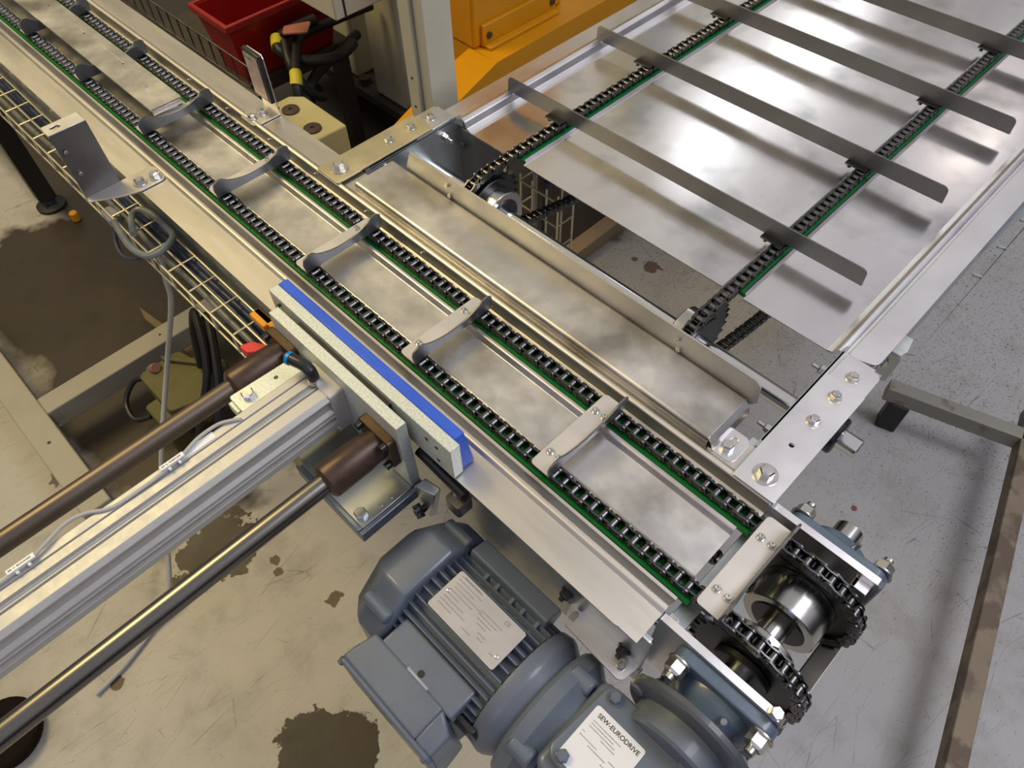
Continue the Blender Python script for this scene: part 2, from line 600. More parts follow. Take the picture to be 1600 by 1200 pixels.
def floor_material():
    mt = bpy.data.materials.new('painted_shop_floor')
    mt.use_nodes = True
    nt = mt.node_tree
    N = nt.nodes
    L = nt.links
    b = N['Principled BSDF']
    geo = N.new('ShaderNodeNewGeometry')
    sep = N.new('ShaderNodeSeparateXYZ')
    L.new(geo.outputs['Position'], sep.inputs[0])

    def noise(scale, detail=6, rough=0.6):
        n = N.new('ShaderNodeTexNoise')
        n.inputs['Scale'].default_value = scale
        n.inputs['Detail'].default_value = detail
        n.inputs['Roughness'].default_value = rough
        L.new(geo.outputs['Position'], n.inputs['Vector'])
        return n.outputs['Fac']

    def math_(op, a, b_=None, clamp=False):
        x = N.new('ShaderNodeMath')
        x.operation = op
        x.use_clamp = clamp
        for i, q in enumerate((a, b_)):
            if q is None:
                continue
            if isinstance(q, (int, float)):
                x.inputs[i].default_value = q
            else:
                L.new(q, x.inputs[i])
        return x.outputs[0]

    def mixc(fac, a, b_):
        x = N.new('ShaderNodeMix')
        x.data_type = 'RGBA'
        L.new(fac, x.inputs['Factor'])
        for k, q in (('A', a), ('B', b_)):
            if isinstance(q, tuple):
                x.inputs[k].default_value = q + (1,)
            else:
                L.new(q, x.inputs[k])
        return x.outputs['Result']

    X, Y = sep.outputs['X'], sep.outputs['Y']
    n1 = noise(3.0)
    n2 = noise(11.0, 8, 0.65)
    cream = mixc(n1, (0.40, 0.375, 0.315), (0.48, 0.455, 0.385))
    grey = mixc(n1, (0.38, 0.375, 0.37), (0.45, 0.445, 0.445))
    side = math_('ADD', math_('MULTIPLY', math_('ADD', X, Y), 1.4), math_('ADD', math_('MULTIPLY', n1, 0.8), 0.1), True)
    base = mixc(side, cream, grey)  # warm left and cool right of the hall light painted into the floor colour
    base = mixc(math_('MULTIPLY', math_('SUBTRACT', n2, 0.50, True), 2.6, True), base, (0.26, 0.245, 0.205))
    # fine dark specks, denser to the right
    sp1 = noise(230.0, 3, 0.6)
    thr = math_('SUBTRACT', 0.71, math_('MINIMUM', math_('MAXIMUM', math_('MULTIPLY', math_('SUBTRACT', Y, 0.55), 0.11), 0.0), 0.095))
    speck = math_('MULTIPLY', math_('SUBTRACT', sp1, thr), 40, True)
    base = mixc(speck, base, (0.09, 0.08, 0.07))
    # hairline scratches
    for s, rot, th in ((5.0, 0.6, 0.004), (7.0, 2.1, 0.004), (4.0, 1.4, 0.003), (10.0, 2.7, 0.004), (9.0, 0.2, 0.004)):
        mp = N.new('ShaderNodeMapping')
        mp.inputs['Rotation'].default_value = (0, 0, rot)
        mp.inputs['Scale'].default_value = (1.0, 0.18, 1)
        L.new(geo.outputs['Position'], mp.inputs['Vector'])
        v = N.new('ShaderNodeTexVoronoi')
        v.feature = 'DISTANCE_TO_EDGE'
        v.inputs['Scale'].default_value = s * 2
        L.new(mp.outputs[0], v.inputs['Vector'])
        g = math_('MULTIPLY', math_('SUBTRACT', th, v.outputs['Distance']), 300, True)
        g = math_('MULTIPLY', g, math_('MULTIPLY', math_('SUBTRACT', noise(9 + s), 0.46, True), 5, True))
        base = mixc(g, base, (0.16, 0.15, 0.14))
    # oily brown grime under and beyond the long conveyor, darkened by painted-in shade
    nz = math_('MULTIPLY', math_('SUBTRACT', noise(4.0, 4, 0.6), 0.5), 0.45)
    mx_ = math_('ADD', math_('SUBTRACT', -0.96, X), nz)          # x < -0.96
    my_ = math_('ADD', math_('ADD', Y, 0.13), math_('MULTIPLY', nz, 0.5))   # y > -0.13
    ml_ = math_('ADD', math_('ADD', X, 2.22), nz)
    ml2 = math_('MAXIMUM', ml_, math_('SUBTRACT', Y, 0.20))
    mk = math_('MULTIPLY', math_('MINIMUM', math_('MINIMUM', mx_, my_), ml2), 18, True)
    dirt_shade = mixc(n2, (0.016, 0.011, 0.007), (0.055, 0.037, 0.022))
    base = mixc(mk, base, dirt_shade)
    # single stains
    for (sx, sy, sr, wob, c) in ((-0.45, -0.10, 0.068, 0.055, (0.020, 0.012, 0.005)), (-0.41, -0.035, 0.055, 0.04, (0.024, 0.014, 0.006)),
                                 (-0.80, 0.065, 0.012, 0.012, (0.07, 0.048, 0.022)), (-0.773, 0.056, 0.011, 0.012, (0.07, 0.048, 0.022)),
                                 (-0.643, 0.103, 0.016, 0.02, (0.07, 0.048, 0.022)), (-0.809, -0.288, 0.014, 0.014, (0.07, 0.048, 0.022)),
                                 (-0.775, 1.30, 0.022, 0.05, (0.12, 0.065, 0.045)), (-0.83, 1.285, 0.010, 0.01, (0.12, 0.06, 0.05)),
                                 (-0.66, 1.16, 0.013, 0.02, (0.17, 0.06, 0.05)), (-0.915, 0.0, 0.075, 0.16, (0.03, 0.02, 0.012)),
                                 (-1.32, -0.17, 0.02, 0.03, (0.10, 0.08, 0.05)), (-1.28, -0.16, 0.012, 0.02, (0.10, 0.08, 0.05)),
                                 (0.10, 0.80, 0.007, 0.004, (0.16, 0.03, 0.03)), (0.125, 0.79, 0.006, 0.004, (0.16, 0.03, 0.03)),
                                 (0.112, 0.775, 0.007, 0.004, (0.16, 0.03, 0.03)), (0.0, 1.02, 0.008, 0.005, (0.2, 0.06, 0.05))):
        dx = math_('SUBTRACT', X, sx)
        dy = math_('SUBTRACT', Y, sy)
        d = math_('SQRT', math_('ADD', math_('MULTIPLY', dx, dx), math_('MULTIPLY', dy, dy)))
        nn = math_('MULTIPLY', math_('SUBTRACT', noise(16 if sr > 0.04 else 45, 5, 0.6), 0.5), wob * 2)
        k = math_('MULTIPLY', math_('SUBTRACT', sr, math_('ADD', d, nn)), 500, True)
        base = mixc(k, base, mixc(n2, tuple(q * 0.7 for q in c), tuple(min(1, q * 1.5) for q in c)))
    L.new(base, b.inputs['Base Color'])
    rr = N.new('ShaderNodeMapRange')
    rr.inputs['To Min'].default_value = 0.35
    rr.inputs['To Max'].default_value = 0.6
    L.new(n2, rr.inputs['Value'])
    L.new(rr.outputs[0], b.inputs['Roughness'])
    bp = N.new('ShaderNodeBump')
    bp.inputs['Strength'].default_value = 0.25
    bp.inputs['Distance'].default_value = 0.002
    L.new(n2, bp.inputs['Height'])
    L.new(bp.outputs[0], b.inputs['Normal'])
    return mt


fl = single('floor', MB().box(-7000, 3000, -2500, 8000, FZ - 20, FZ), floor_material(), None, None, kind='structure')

# ================================================================ LONG CONVEYOR
CV1, CV2 = 290.0, 389.0        # the two chain lines
US = -2300.0                   # far (upstream) end beyond the frame

rail = empty('side_rail', (-1100, 234, -130), 'long folded steel side rail of the narrow conveyor, on the pusher side', 'side rail')
b = MB().sheet([(213, 4), (250, 4), (254, 8), (258, 8), (271, -3), (275, -3)], 2, US, -70, 'yz', 2.5)
ob = part('rail_lip', b, SHEET, rail)
b = MB()
b.prism(fillet([(US, 212), (-86, 212), (-86, 251), (US, 251)], [0, 10, 0, 0]), 3.2, 5.2)
part('top_flange', b, SHEET, rail)
b = MB().sheet([(226, 2), (226, -132), (240, -132)], 3, US, -62, 'yz', 4)
part('side_wall', b, ZINC, rail)
b = MB().prism(fillet([(-166, 2), (-60, 2), (-60, -90), (-166, -78)], [3, 3, 6, 6]), 222, 225, 'xz')
part('adjuster_plate', b, ZINC, rail, 0.4)
b = MB().prism(fillet([(-152, 223), (-62, 223), (-66, 198), (-144, 202)], [1, 1, 7, 5]), -77, -74.5,
               holes=[slot(-141, 214, 7, 3.6, PI / 2), slot(-75, 212, 7, 3.6, PI / 2)])
part('slotted_angle', b, BRIGHT, rail, 0.5)
add_bolt(rail, (-157, 222, -50), (0, -1, 0), 10, 7, 8, 1.5, BLACKP, thread=4)
add_bolt(rail, (-82, 222, -62), (0, -1, 0), 10, 7, 8, 1.5, BLACKP, thread=4)
add_bolt(rail, (-75, 210, -74.5), (0, 0, 1), 8, 4, 0)

rail2 = empty('side_rail', (-1100, 436, -130), 'long folded steel side rail of the narrow conveyor, under the bridging cover', 'side rail')
b = MB().sheet([(398.5, -8), (409, -8), (412.5, 7), (417, 8), (421, 4), (458, 4)], 2, US, -62, 'yz', 2.5)
part('rail_lip', b, SHEET, rail2)
b = MB().sheet([(445, 2), (445, -132), (432, -132)], 3, US, -110, 'yz', 4)
part('side_wall', b, ZINC, rail2)
for x in range(-1180, -560, 118):
    add_screw(rail2, (x, 409, 1.0), (0, -0.95, 0.3), 1.8, 1.5, 2.2)

b = MB().sheet([(303, -5), (306, -11), (366, -11), (370, -4), (374, -4)], 1.6, US, -72, 'yz', 2.5)
single('bed_plate', b, PAN, 'long grey steel bed plate lying between the two roller chains of the narrow conveyor', 'bed plate')
b = MB()
b.prism(fillet([(-66, 262), (-48, 262), (-48, 410), (-66, 410)], 2), -24, -19)
b.box(-66, -62, 262, 410, -60, -20)
single('cross_strut', b, ZINC, 'grey galvanised cross strut below the end of the narrow conveyor bed', 'strut', bevel=0.5)

for cy, lab in ((CV1, 'green plastic guide strip under the roller chain nearest the pusher'),
                (CV2, 'green plastic guide strip under the roller chain nearest the bridging cover')):
    b = MB().prism([(cy - 11.5, -13), (cy + 8, -13), (cy + 8, -6.6), (cy + 1.8, -6.6), (cy + 1.8, -4.6),
                    (cy - 1.8, -4.6), (cy - 1.8, -6.6), (cy - 11.5, -6.6)], US, -60, 'yz')
    single('chain_guide', b, GREEN, lab, 'chain guide', bevel=0.3)

# ------------------------------------------------------------ roller chains
PT = 13.18
RS = PT * 28 / (2 * PI)       # pitch radius, 28 teeth


def link_plate(mb, p, q, y0, y1, h=5.9, waist=0.72):
    d = (q - p)
    L = d.length
    d.normalize()
    up = Vector((-d[1], d[0]))
    pts = []
    K = 6
    for k in range(K + 1):
        a = PI / 2 + PI * k / K
        pts.append(p + d * (h * math.cos(a)) + up * (h * math.sin(a)))
    pts.append(p + d * L * 0.5 - up * h * waist)
    for k in range(K + 1):
        a = -PI / 2 + PI * k / K
        pts.append(q + d * (h * math.cos(a)) + up * (h * math.sin(a)))
    pts.append(p + d * L * 0.5 + up * h * waist)
    mb.prism([tuple(v) for v in pts], y0, y1, 'xz')


def make_chain(name, pts, c, axis, label, group, first=0, limit=100):
    """pts: roller centres in the (travel, z) plane; c: chain line; axis: 'x' or 'y' travel"""
    root = empty(name, ((pts[0][0], c, -120) if axis == 'x' else (c, pts[0][0], -120)), label, 'chain', group)
    org = ORG[root.name]
    cache = {}
    n = (len(pts) - 1) // 2
    order = list(range(n))
    items = []
    for i in order:
        a, b_, e = Vector(pts[2 * i]), Vector(pts[2 * i + 1]), Vector(pts[2 * i + 2])
        key = (round((b_ - a)[0], 2), round((b_ - a)[1], 2), round((e - b_)[0], 2), round((e - b_)[1], 2))
        items.append((a, b_, e, key))

    def build(mb, a, b_, e):
        for s in (-1, 1):
            link_plate(mb, a, b_, s * 4.3, s * 6.0, 6.1, 0.78)
            link_plate(mb, b_, e, s * 6.3, s * 8.1, 6.1, 0.78)
        return mb

    def rollers(mb, a, b_):
        for q in (a, b_):
            mb.cyl((q[0], -4.2, q[1]), (q[0], 4.2, q[1]), 4.2, 14)
            mb.cyl((q[0], -9.0, q[1]), (q[0], 9.0, q[1]), 2.0, 8)
        return mb

    def swap(mb):
        if axis == 'y':
            mb.v = [(p[1], p[0], p[2]) for p in mb.v]
        return mb
    rest = MB()
    for k, (a, b_, e, key) in enumerate(items):
        if key not in cache:
            mb = swap(build(MB(), Vector((0, 0)), b_ - a, e - a))
            me = mb.mesh('chain_link', (0, 0, 0), CHAIN)
            r_ = swap(rollers(MB(), Vector((0, 0)), b_ - a))
            me2 = r_.mesh('roller', (0, 0, 0), ROLL)
            cache[key] = (me, me2)
        me, me2 = cache[key]
        pos = Vector((a[0], c, a[1])) if axis == 'x' else Vector((c, a[0], a[1]))
        o = bpy.data.objects.new('chain_link', me)
        col.objects.link(o)
        o.parent = root
        o.location = (pos - org) * MM
        ORG[o.name] = pos
        o2 = bpy.data.objects.new('roller', me2)
        col.objects.link(o2)
        o2.parent = o
        ORG[o2.name] = pos
    return root


XS = 10.0       # drive shaft of the long conveyor
ZS = -RS


def main_path():
    pts = []
    x = XS - PT * 172
    while x < XS - 0.01:
        pts.append((x, 0.0))
        x += PT
    k = 0
    while k <= 15:
        a = 2 * PI * k / 28
        pts.append((XS + RS * math.sin(a), ZS + RS * math.cos(a)))
        k += 1
    last = pts[-1]
    for j in range(1, 8):
        pts.append((last[0] - PT * j, last[1]))
    return pts


MP = main_path()
make_chain('roller_chain', MP, CV1, 'x', 'black roller chain of the narrow conveyor running nearest the pusher', None)
make_chain('roller_chain', MP, CV2, 'x', 'black roller chain of the narrow conveyor running beside the bridging cover', None)


def sprocket(name, c, axis, center, hubs, label):
    """center = (travel, z); hubs = list of (a0, a1, r, part, mat) along the shaft"""
    root = empty(name, (center[0], c, center[1] - RS) if axis == 'y' else (c, center[0], center[1] - RS), label, 'sprocket')
    pts = []
    for k in range(28):
        a0 = 2 * PI * (k + 0.5) / 28
        for da, r in ((-0.22, RS - 4.2), (0.22, RS - 4.2), (0.36, RS + 0.5), (0.46, RS + 4.6), (0.54, RS + 4.6), (0.64, RS + 0.5)):
            a = a0 + da * 2 * PI / 28 - PI / 28 * 1.0
            pts.append((center[0] + r * math.sin(a), center[1] + r * math.cos(a)))
    pl = 'xz' if axis == 'y' else 'yz'
    b = MB().prism(pts[::-1], c - 3.4, c + 3.4, pl)
    part('toothed_disc', b, SPRK, root, 0.3)
    for a0, a1, r, nm, mt in hubs:
        b = MB()
        P = (lambda a: (center[0], a, center[1])) if axis == 'y' else (lambda a: (a, center[0], center[1]))
        b.cyl(P(a0), P(a1), r, 48, c=1.2)
        part(nm, b, mt, root)
    return root


sprocket('sprocket', CV1, 'y', (XS, ZS), [(278, 286, 30, 'hub', SPRK), (294, 316, 38, 'hub', TURNED), (313, 317.5, 24, 'bush', SPRK)],
         'black toothed sprocket on the drive shaft, nearer the gear motor')
sprocket('sprocket', CV2, 'y', (XS, ZS), [(346, 386, 39, 'hub', TURNED), (344.5, 347, 29, 'bush', SPRK)],
         'toothed sprocket with a wide turned hub on the drive shaft, by the white bearing plate')
b = MB().cyl((XS, 211, ZS), (XS, 486, ZS), 15, 32, c=1)
single('drive_shaft', b, TURNED, 'turned steel drive shaft carrying both end sprockets of the narrow conveyor', 'shaft')


# ------------------------------------------------------------ bearing plates and bearings
def bearing_plate(y0, y1, label):
    t = empty('bearing_plate', (-6, (y0 + y1) / 2, -140), label, 'bearing plate')
    b = MB().prism(fillet([(-70, 0), (56, 0), (60, -4), (60, -120), (-70, -120)], [1, 3, 3, 8, 8]), y0, y1, 'xz',
                   holes=[circle(XS, ZS, 22, 24)])
    part('plate', b, BRIGHT, t, 0.8)
    return t


bp1 = bearing_plate(247, 255, 'bright steel bearing plate on edge between the gear motor and the near sprocket')
b = MB()
b.box(-66, -56, 255, 262, -16, -6)
part('stop_block', b, BOLT, bp1, 0.5)
add_bolt(bp1, (50, 251, -1), (0.2, 0, 1), 11, 8, 0, material=BRIGHT)
bp2 = bearing_plate(415, 423, 'bright steel bearing plate on edge on the far side of the end sprockets')
b = MB()
b.box(38, 54, 404, 415, -14, -10)
b.box(38, 42, 404, 415, -30, -10)
part('stop_tab', b, BRIGHT, bp2, 0.5)


def flange_bearing(y, s, label):
    """square cast flange bearing on a plate face at y, pointing along s"""
    t = empty('flange_bearing', (XS, y, ZS - 54), label, 'bearing')
    h = 53
    cx, cz = XS, ZS
    b = MB().prism(fillet([(cx - h, cz - h), (cx + h, cz - h), (cx + h, cz + h), (cx - h, cz + h)], 14, seg=5), y, y + s * 13, 'xz')
    part('flange', b, BEAR, t, 2.0, seg=3)
    b = MB().lathe([(0, 44), (8, 42), (14, 36), (22, 32)], (cx, y + s * 12, cz), (0, s, 0), 40)
    part('housing', b, BEAR, t)
    b = MB().cyl((cx, y + s * 26, cz), (cx, y + s * 37, cz), 21, 32, c=1)
    part('inner_ring', b, TURNED, t)
    for dx in (-1, 1):
        for dz in (-1, 1):
            add_bolt(t, (cx + dx * 43, y + s * 13, cz + dz * 43), (0, s, 0), 17, 12, 12, 2, BOLT, thread=6)
    b = MB().cyl((cx + 12, y + s * 22, cz + 36), (cx + 14, y + s * 27, cz + 44), 3, 10)
    part('grease_nipple', b, BOLT, t)
    return t


flange_bearing(247, -1, 'blue grey cast flange bearing bolted beside the gear motor, before the near sprocket')
flange_bearing(423, 1, 'blue grey cast flange bearing on the far bearing plate, over bare floor')


# ------------------------------------------------------------ carrier brackets
def carrier():
    t = empty('carrier_bracket', (0, 340, 6), 'tmp', 'carrier bracket', 'carrier brackets on the narrow chain conveyor')
    b = MB().prism(fillet([(-13, 279), (13, 279), (13, 400), (-13, 400)], [5, 1, 1, 5]), 7.5, 9.5)
    part('base_strip', b, CARR, t, 0.4)
    prof = [(279, 7.5), (400, 7.5), (402, 22), (400, 31), (394, 35), (386, 34)]
    for k in range(13):
        a = k / 12
        y = 386 - a * 93
        z = 34 - 15.5 * math.sin(PI * min(1, max(0, a))) ** 0.7
        prof.append((y, z))
    prof += [(286, 35), (279, 31), (277, 22)]
    # the curved front face leans a little downstream
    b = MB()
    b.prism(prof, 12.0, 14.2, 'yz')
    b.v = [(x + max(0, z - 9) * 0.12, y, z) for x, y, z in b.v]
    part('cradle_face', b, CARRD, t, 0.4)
    for y, dx in ((302, -5), (302, 7), (374, -5), (374, 7)):
        add_screw(t, (dx, y, 9.5), (0, 0, 1))
    for y in (290, 389):
        b = MB().box(-8, 8, y - 9.5, y + 9.5, 5.0, 7.5)
        part('chain_attachment', b, CHAIN, t)
    return t


CL = ['steel carrier bracket at the drive end, lying just before the two sprockets',
      'steel carrier bracket next upstream of the one at the sprockets, beside the cover plate end',
      'steel carrier bracket beside the blue faced pusher, third from the two sprockets',
      'steel carrier bracket beside the upper end of the blue pusher face, fourth from the sprockets',
      'steel carrier bracket just below the bolted link plate, fifth from the sprockets',
      'steel carrier bracket at the free end of the flat tan cover strip',
      'grey carrier bracket half hidden under the flat cover strip, nearest the strip end',
      'grey carrier bracket half hidden under the flat cover strip, nearest the top left corner']
carr = carrier()
for k in range(8):
    x = -43.0 - 210.88 * k
    if k == 0:
        carr.location = Vector((x, 340, 6)) * MM
        ORG[carr.name] = Vector((x, 340, 6))
        carr['label'] = CL[0]
    else:
        dup(carr, (-210.88 * k, 0, 0), CL[k])
# one more going round under the sprockets
a = math.radians(128)
r = dup(carr, (0, 0, 0), 'carrier bracket turned upside down, passing round beneath the two end sprockets')
r.location = Vector((XS + (RS + 6) * math.sin(a), 340, ZS + (RS + 6) * math.cos(a))) * MM
r.rotation_euler = (0, a, 0)

# flat cover strip over the upstream part
t = empty('cover_strip', (-1700, 340, 14), 'flat tan steel cover strip lying over the middle of the narrow conveyor, upstream end', 'cover strip')
b = MB().prism(fillet([(US, 310), (-1106, 310), (-1106, 363), (US, 363)], [0, 2, 2, 0]), 22, 25,
               holes=[circle(-1260, 345, 2.2, 10), circle(-1400, 345, 2.2, 10), circle(-1540, 345, 2.2, 10)])
part('strip', b, PAN, t, 0.5)
b = MB().box(-1110, -1106, 312, 361, 14, 22)
part('end_fold', b, BRIGHT, t, 0.5)
add_screw(t, (-1170, 338, 25), (0, 0, 1), 2.6, 1.8, 3.2)

# ------------------------------------------------------------ brackets beside the rail
t = empty('stop_bracket', (-990, 215, 6), 'large bent grey steel bracket standing on the rail beside the wire tray', 'bracket')
b = MB()
b.prism(fillet([(-1007, 200), (-1007, 150), (-996, 148), (-972, 190), (-966, 208), (-966, 252), (-1007, 252)],
               [0, 0, 4, 4, 6, 9, 9]), 6, 8.5)
part('foot', b, SHEET, t, 0.5)
b = MB()
b.hexa([(-1009, 150, 6), (-1006, 150, 6), (-1006, 201, 6), (-1009, 201, 6),
        (-1017, 150, 104), (-1014, 150, 104), (-1014, 201, 104), (-1017, 201, 104)])
part('upright', b, DULL, t, 0.6)
b = MB().prism([(-1040, 150), (-1014, 150), (-1014, 201), (-1040, 201)], 102, 104.5, holes=[slot(-1027, 165, 6, 4, PI / 2)])
part('top_fold', b, BRIGHT, t, 0.6)
add_bolt(t, (-982, 219, 8.5), (0, 0, 1), 12, 7, 10, 1.5)
add_bolt(t, (-979, 241, 8.5), (0, 0, 1), 12, 7, 10, 1.5)
add_bolt(t, (-1010.5, 158, 78), (1, 0, 0.08), 5, 3, 0)
add_bolt(t, (-1008, 160, 44), (1, 0, 0.08), 5, 3, 0)

t = empty('reflector_bracket', (-1000, 440, 6), 'small upright bracket with a reflector plate bolted on the far rail', 'bracket')
b = MB().prism(fillet([(-1022, 408), (-978, 408), (-978, 455), (-1022, 455)], [9, 9, 1, 1]), 6, 8.2)
part('foot', b, SHEET, t, 0.4)
b = MB().prism([(-1022, 6), (-978, 6), (-978, 98), (-982, 104), (-1018, 104), (-1022, 98)], 453, 455, 'xz')
part('upright', b, BRIGHT, t, 0.4)
b = MB().box(-1022, -978, 446, 453, 28, 104)
rf = part('reflector', b, BLACKP, t, 1.0)
b = MB().box(-1020, -984, 445.2, 446.2, 32, 98)
part('reflective_face', b, REFL, rf)
b = MB().box(-1017, -1000, 444.8, 445.4, 91, 95)
part('green_strip', b, TEAL, rf)
add_bolt(t, (-1000, 418, 8.2), (0, 0, 1), 10, 6, 8, 1.5)
add_bolt(t, (-1000, 435, 8.2), (0, 0, 1), 10, 6, 9, 1.5)


# ------------------------------------------------------------ link plates joining the two conveyors
def link_assembly(x0, x1, label, top_mat):
    t = empty('link_plate', ((x0 + x1) / 2, 500, -20), label, 'link plate')
    hs = [circle((x0 + x1) / 2, 483, 3.0, 12)]
    b = MB().prism(fillet([(x0, 412), (x1, 412), (x1, 592), (x0, 592)], [2, 2, 3, 3]), 9, 12,
                   holes=hs if top_mat is BRIGHT else [])
    part('top_strap', b, top_mat, t, 0.5)
    b = MB().prism(fillet([(x0 + 3, 560), (x1 - 1, 560), (x1 - 1, 634), (x0 + 3, 634)], [0, 0, 9, 4]), 6, 9)
    part('under_strap', b, BRIGHT, t, 0.6)
    xm = (x0 + x1) / 2
    add_bolt(t, (xm, 434, 12), (0, 0, 1), 14, 8, 13, 2)
    for y in (525, 569):
        add_bolt(t, (xm, y, 12), (0, 0, 1), 10, 6, 7.5, 1.2)
    add_bolt(t, (xm, 608, 9), (0, 0, 1), 10, 6, 7.5, 1.2)
    return t


link_assembly(-108, -59, 'bright steel link plate with four bolts and a hole, at the drive end', BRIGHT)
link_assembly(-822, -773, 'tan steel link plate with hexagon bolts, above the yellow machine foot',
              mat('yellow_passivated_strap', (0.60, 0.54, 0.36), 0.9, 0.42, 0.15, 14))


def side_bracket(xf, s, label):
    """folded side bracket between the conveyors; xf = face, s = direction of the top fold"""
    t = empty('joining_bracket', (xf, 540, -120), label, 'bracket')
    outer = fillet([(461, 6), (650, 6), (650, -120), (520, -120), (461, -60)], [2, 2, 8, 12, 10])
    hole = fillet([(562, -62), (590, -62), (604, -78), (604, -96), (574, -96), (562, -84)], 5)
    b = MB().prism(outer, xf, xf + 3, 'yz', holes=[hole])
    part('web', b, ZINC, t, 0.6)
    b = MB().box(min(xf, xf + s * 42), max(xf + 3, xf + s * 42), 470, 640, 3, 6)
    part('top_fold', b, BRIGHT, t, 0.8)
    return t


sb = side_bracket(-776, -1, 'bluish zinc plated joining bracket with a cut-out, below the tan link plate')
for y, z in ((497, -10), (612, -14)):
    add_bolt(sb, (-773, y, z), (1, 0, 0), 11, 7, 8.5, 1.5, thread=9)
sb = side_bracket(-112, 1, 'bright joining bracket standing on edge along the link plate at the drive end')
for y, z in ((500, -10), (612, -10)):
    add_bolt(sb, (-112, y, z), (-1, 0, 0), 10, 7, 8, 1.5, thread=9)

# ------------------------------------------------------------ bridging cover between conveyors
t = empty('bridging_cover', (-450, 458, -6), 'long flat steel box cover bridging the gap between the two conveyors', 'cover')
b = MB()
b.sheet([(424, 5.5), (424, 20), (494, 20), (494, 2)], 2, -746, -148, 'yz', 4)
b.prism([(424, 5.5), (424, 20), (494, 20), (494, 5.5)], -150, -148, 'yz')
part('cover_sheet', b, PAN, t, 0.6)
b = MB().sheet([(-149, 20), (-143, 14), (-140, 4)], 2, 424, 492, 'xz', 2)
part('end_fold', b, BRIGHT, t, 0.4)
b = MB().prism(fillet([(-146, 424), (-116, 424), (-116, 462), (-146, 462)], [1, 8, 8, 1]), 4, 6.5, holes=[slot(-130, 446, 8, 4.5, PI / 2)])
part('fixing_tab', b, BRIGHT, t, 0.5)
add_bolt(t, (-131, 437, 6.5), (0, 0, 1), 12, 8, 0)
b = MB().box(-120, -98, 424, 470, 0, 3)
part('base_tab', b, ZINC, t, 0.4)

t = empty('guide_upstand', (-430, 500, 6), 'light steel upstand strip with cut corners along the far edge of the bridging cover', 'guide strip')
b = MB()
b.prism([(-724, 12), (-144, 12), (-138, 20), (-140, 46), (-148, 52), (-708, 52)], 496, 498.5, 'xz')
part('face', b, mat('matt_upstand_sheet', (0.50, 0.495, 0.48), 0.9, 0.52, 0.06, 20), t, 0.5)
b = MB().box(-700, -150, 498.5, 508, 10, 12)
part('base_fold', b, BRIGHT, t, 0.4)
for x in (-629, -244):
    add_screw(t, (x - 2, 496, 38), (0, -1, 0), 3, 2.5, 3.6)
    add_screw(t, (x + 2, 496, 24), (0, -1, 0), 3, 2.5, 3.6)

# ================================================================ WIDE CONVEYOR
YE = 2100.0
WA, WB = -650.0, -262.0
YSH = 583.0

t = empty('wide_bed_plate', (-430, 1300, -14), 'wide shiny steel bed plate of the broad chain conveyor', 'bed plate')
holes_a = []
b = MB()
b.prism([(-740, 640), (WA - 18, 640), (WA - 18, YE), (-740, YE)], -9, -7.4)
b.prism([(WA + 20, 640), (WB - 15, 640), (WB - 15, YE), (WA + 20, YE)], -9, -7.4)
b.prism([(WB + 16, 640), (-121, 640), (-121, YE), (WB + 16, YE)], -9, -7.4)
part('bed_sheet', b, PANW, t)
b = MB()
b.sheet([(WA + 14, -5.5), (WA + 17, -3.5), (WA + 20, -8)], 1.5, 646, YE, 'xz', 0)
b.sheet([(WB + 12, -5.5), (WB + 14, -4), (WB + 17, -8)], 1.5, 646, YE, 'xz', 0)
part('turned_edge', b, BRIGHT, t)

for cx, lab in ((WA, 'green plastic guide strip under the wide conveyor chain on the yellow machine side'),
                (WB, 'green plastic guide strip under the wide conveyor chain nearest the open floor')):
    b = MB().prism([(cx - 9, -13), (cx + 15, -13), (cx + 15, -6.6), (cx + 1.8, -6.6), (cx + 1.8, -4.6),
                    (cx - 1.8, -4.6), (cx - 1.8, -6.6), (cx - 9, -6.6)], 648, YE, 'xz')
    single('chain_guide', b, GREEN, lab, 'chain guide', bevel=0.3)


def cross_path():
    pts = []
    # slack lower run coming back to the sprocket
    low = []
    a_end = PI
    y, z = YSH, ZS - RS
    for j in range(26, 0, -1):
        yy = YSH + PT * j
        low.append((yy, ZS - RS - 62 * math.sin(min(PI / 2, j / 26 * PI / 2))))
    pts += low
    for k in range(14, -1, -1):
        a = 2 * PI * k / 28
        pts.append((YSH - RS * math.sin(a), ZS + RS * math.cos(a)))
    y = YSH + PT
    while y < YE:
        pts.append((y, 0.0))
        y += PT
    return pts


CP = cross_path()
make_chain('roller_chain', CP, WA, 'y', 'black roller chain of the wide conveyor on the yellow machine side', None)
make_chain('roller_chain', CP, WB, 'y', 'black roller chain of the wide conveyor nearest the open floor', None)
sprocket('sprocket', WA, 'x', (YSH, ZS), [(WA + 2, WA + 12, 47, 'hub', SPRK), (WA + 10, WA + 36, 38, 'hub', TURNED), (WA + 34, WA + 38, 27, 'bush', SPRK)],
         'sprocket with a broad bright hub under the wide conveyor chain, beside the hanging wire tray')
sprocket('sprocket', WB, 'x', (YSH, ZS), [(WB - 30, WB - 2, 38, 'hub', TURNED), (WB + 3, WB + 5, 40, 'web', SPRK)],
         'dark toothed sprocket with thin disc near the open floor end of the cross shaft')
b = MB().cyl((-800, YSH, ZS), (-34, YSH, ZS), 12.5, 32, c=1)
single('cross_shaft', b, CHROME, 'bright round shaft carrying the wide conveyor sprockets behind the upstand strip', 'shaft')
t = empty('shaft_bearing', (-72, YSH, -100), 'dark cast bearing holding the bright shaft end below the link plate', 'bearing')
b = MB().cyl((-92, YSH, ZS), (-58, YSH, ZS), 24, 28, c=2)
part('housing', b, SPRK, t)
b = MB().box(-94, -84, YSH - 45, YSH + 45, ZS - 30, ZS + 30)
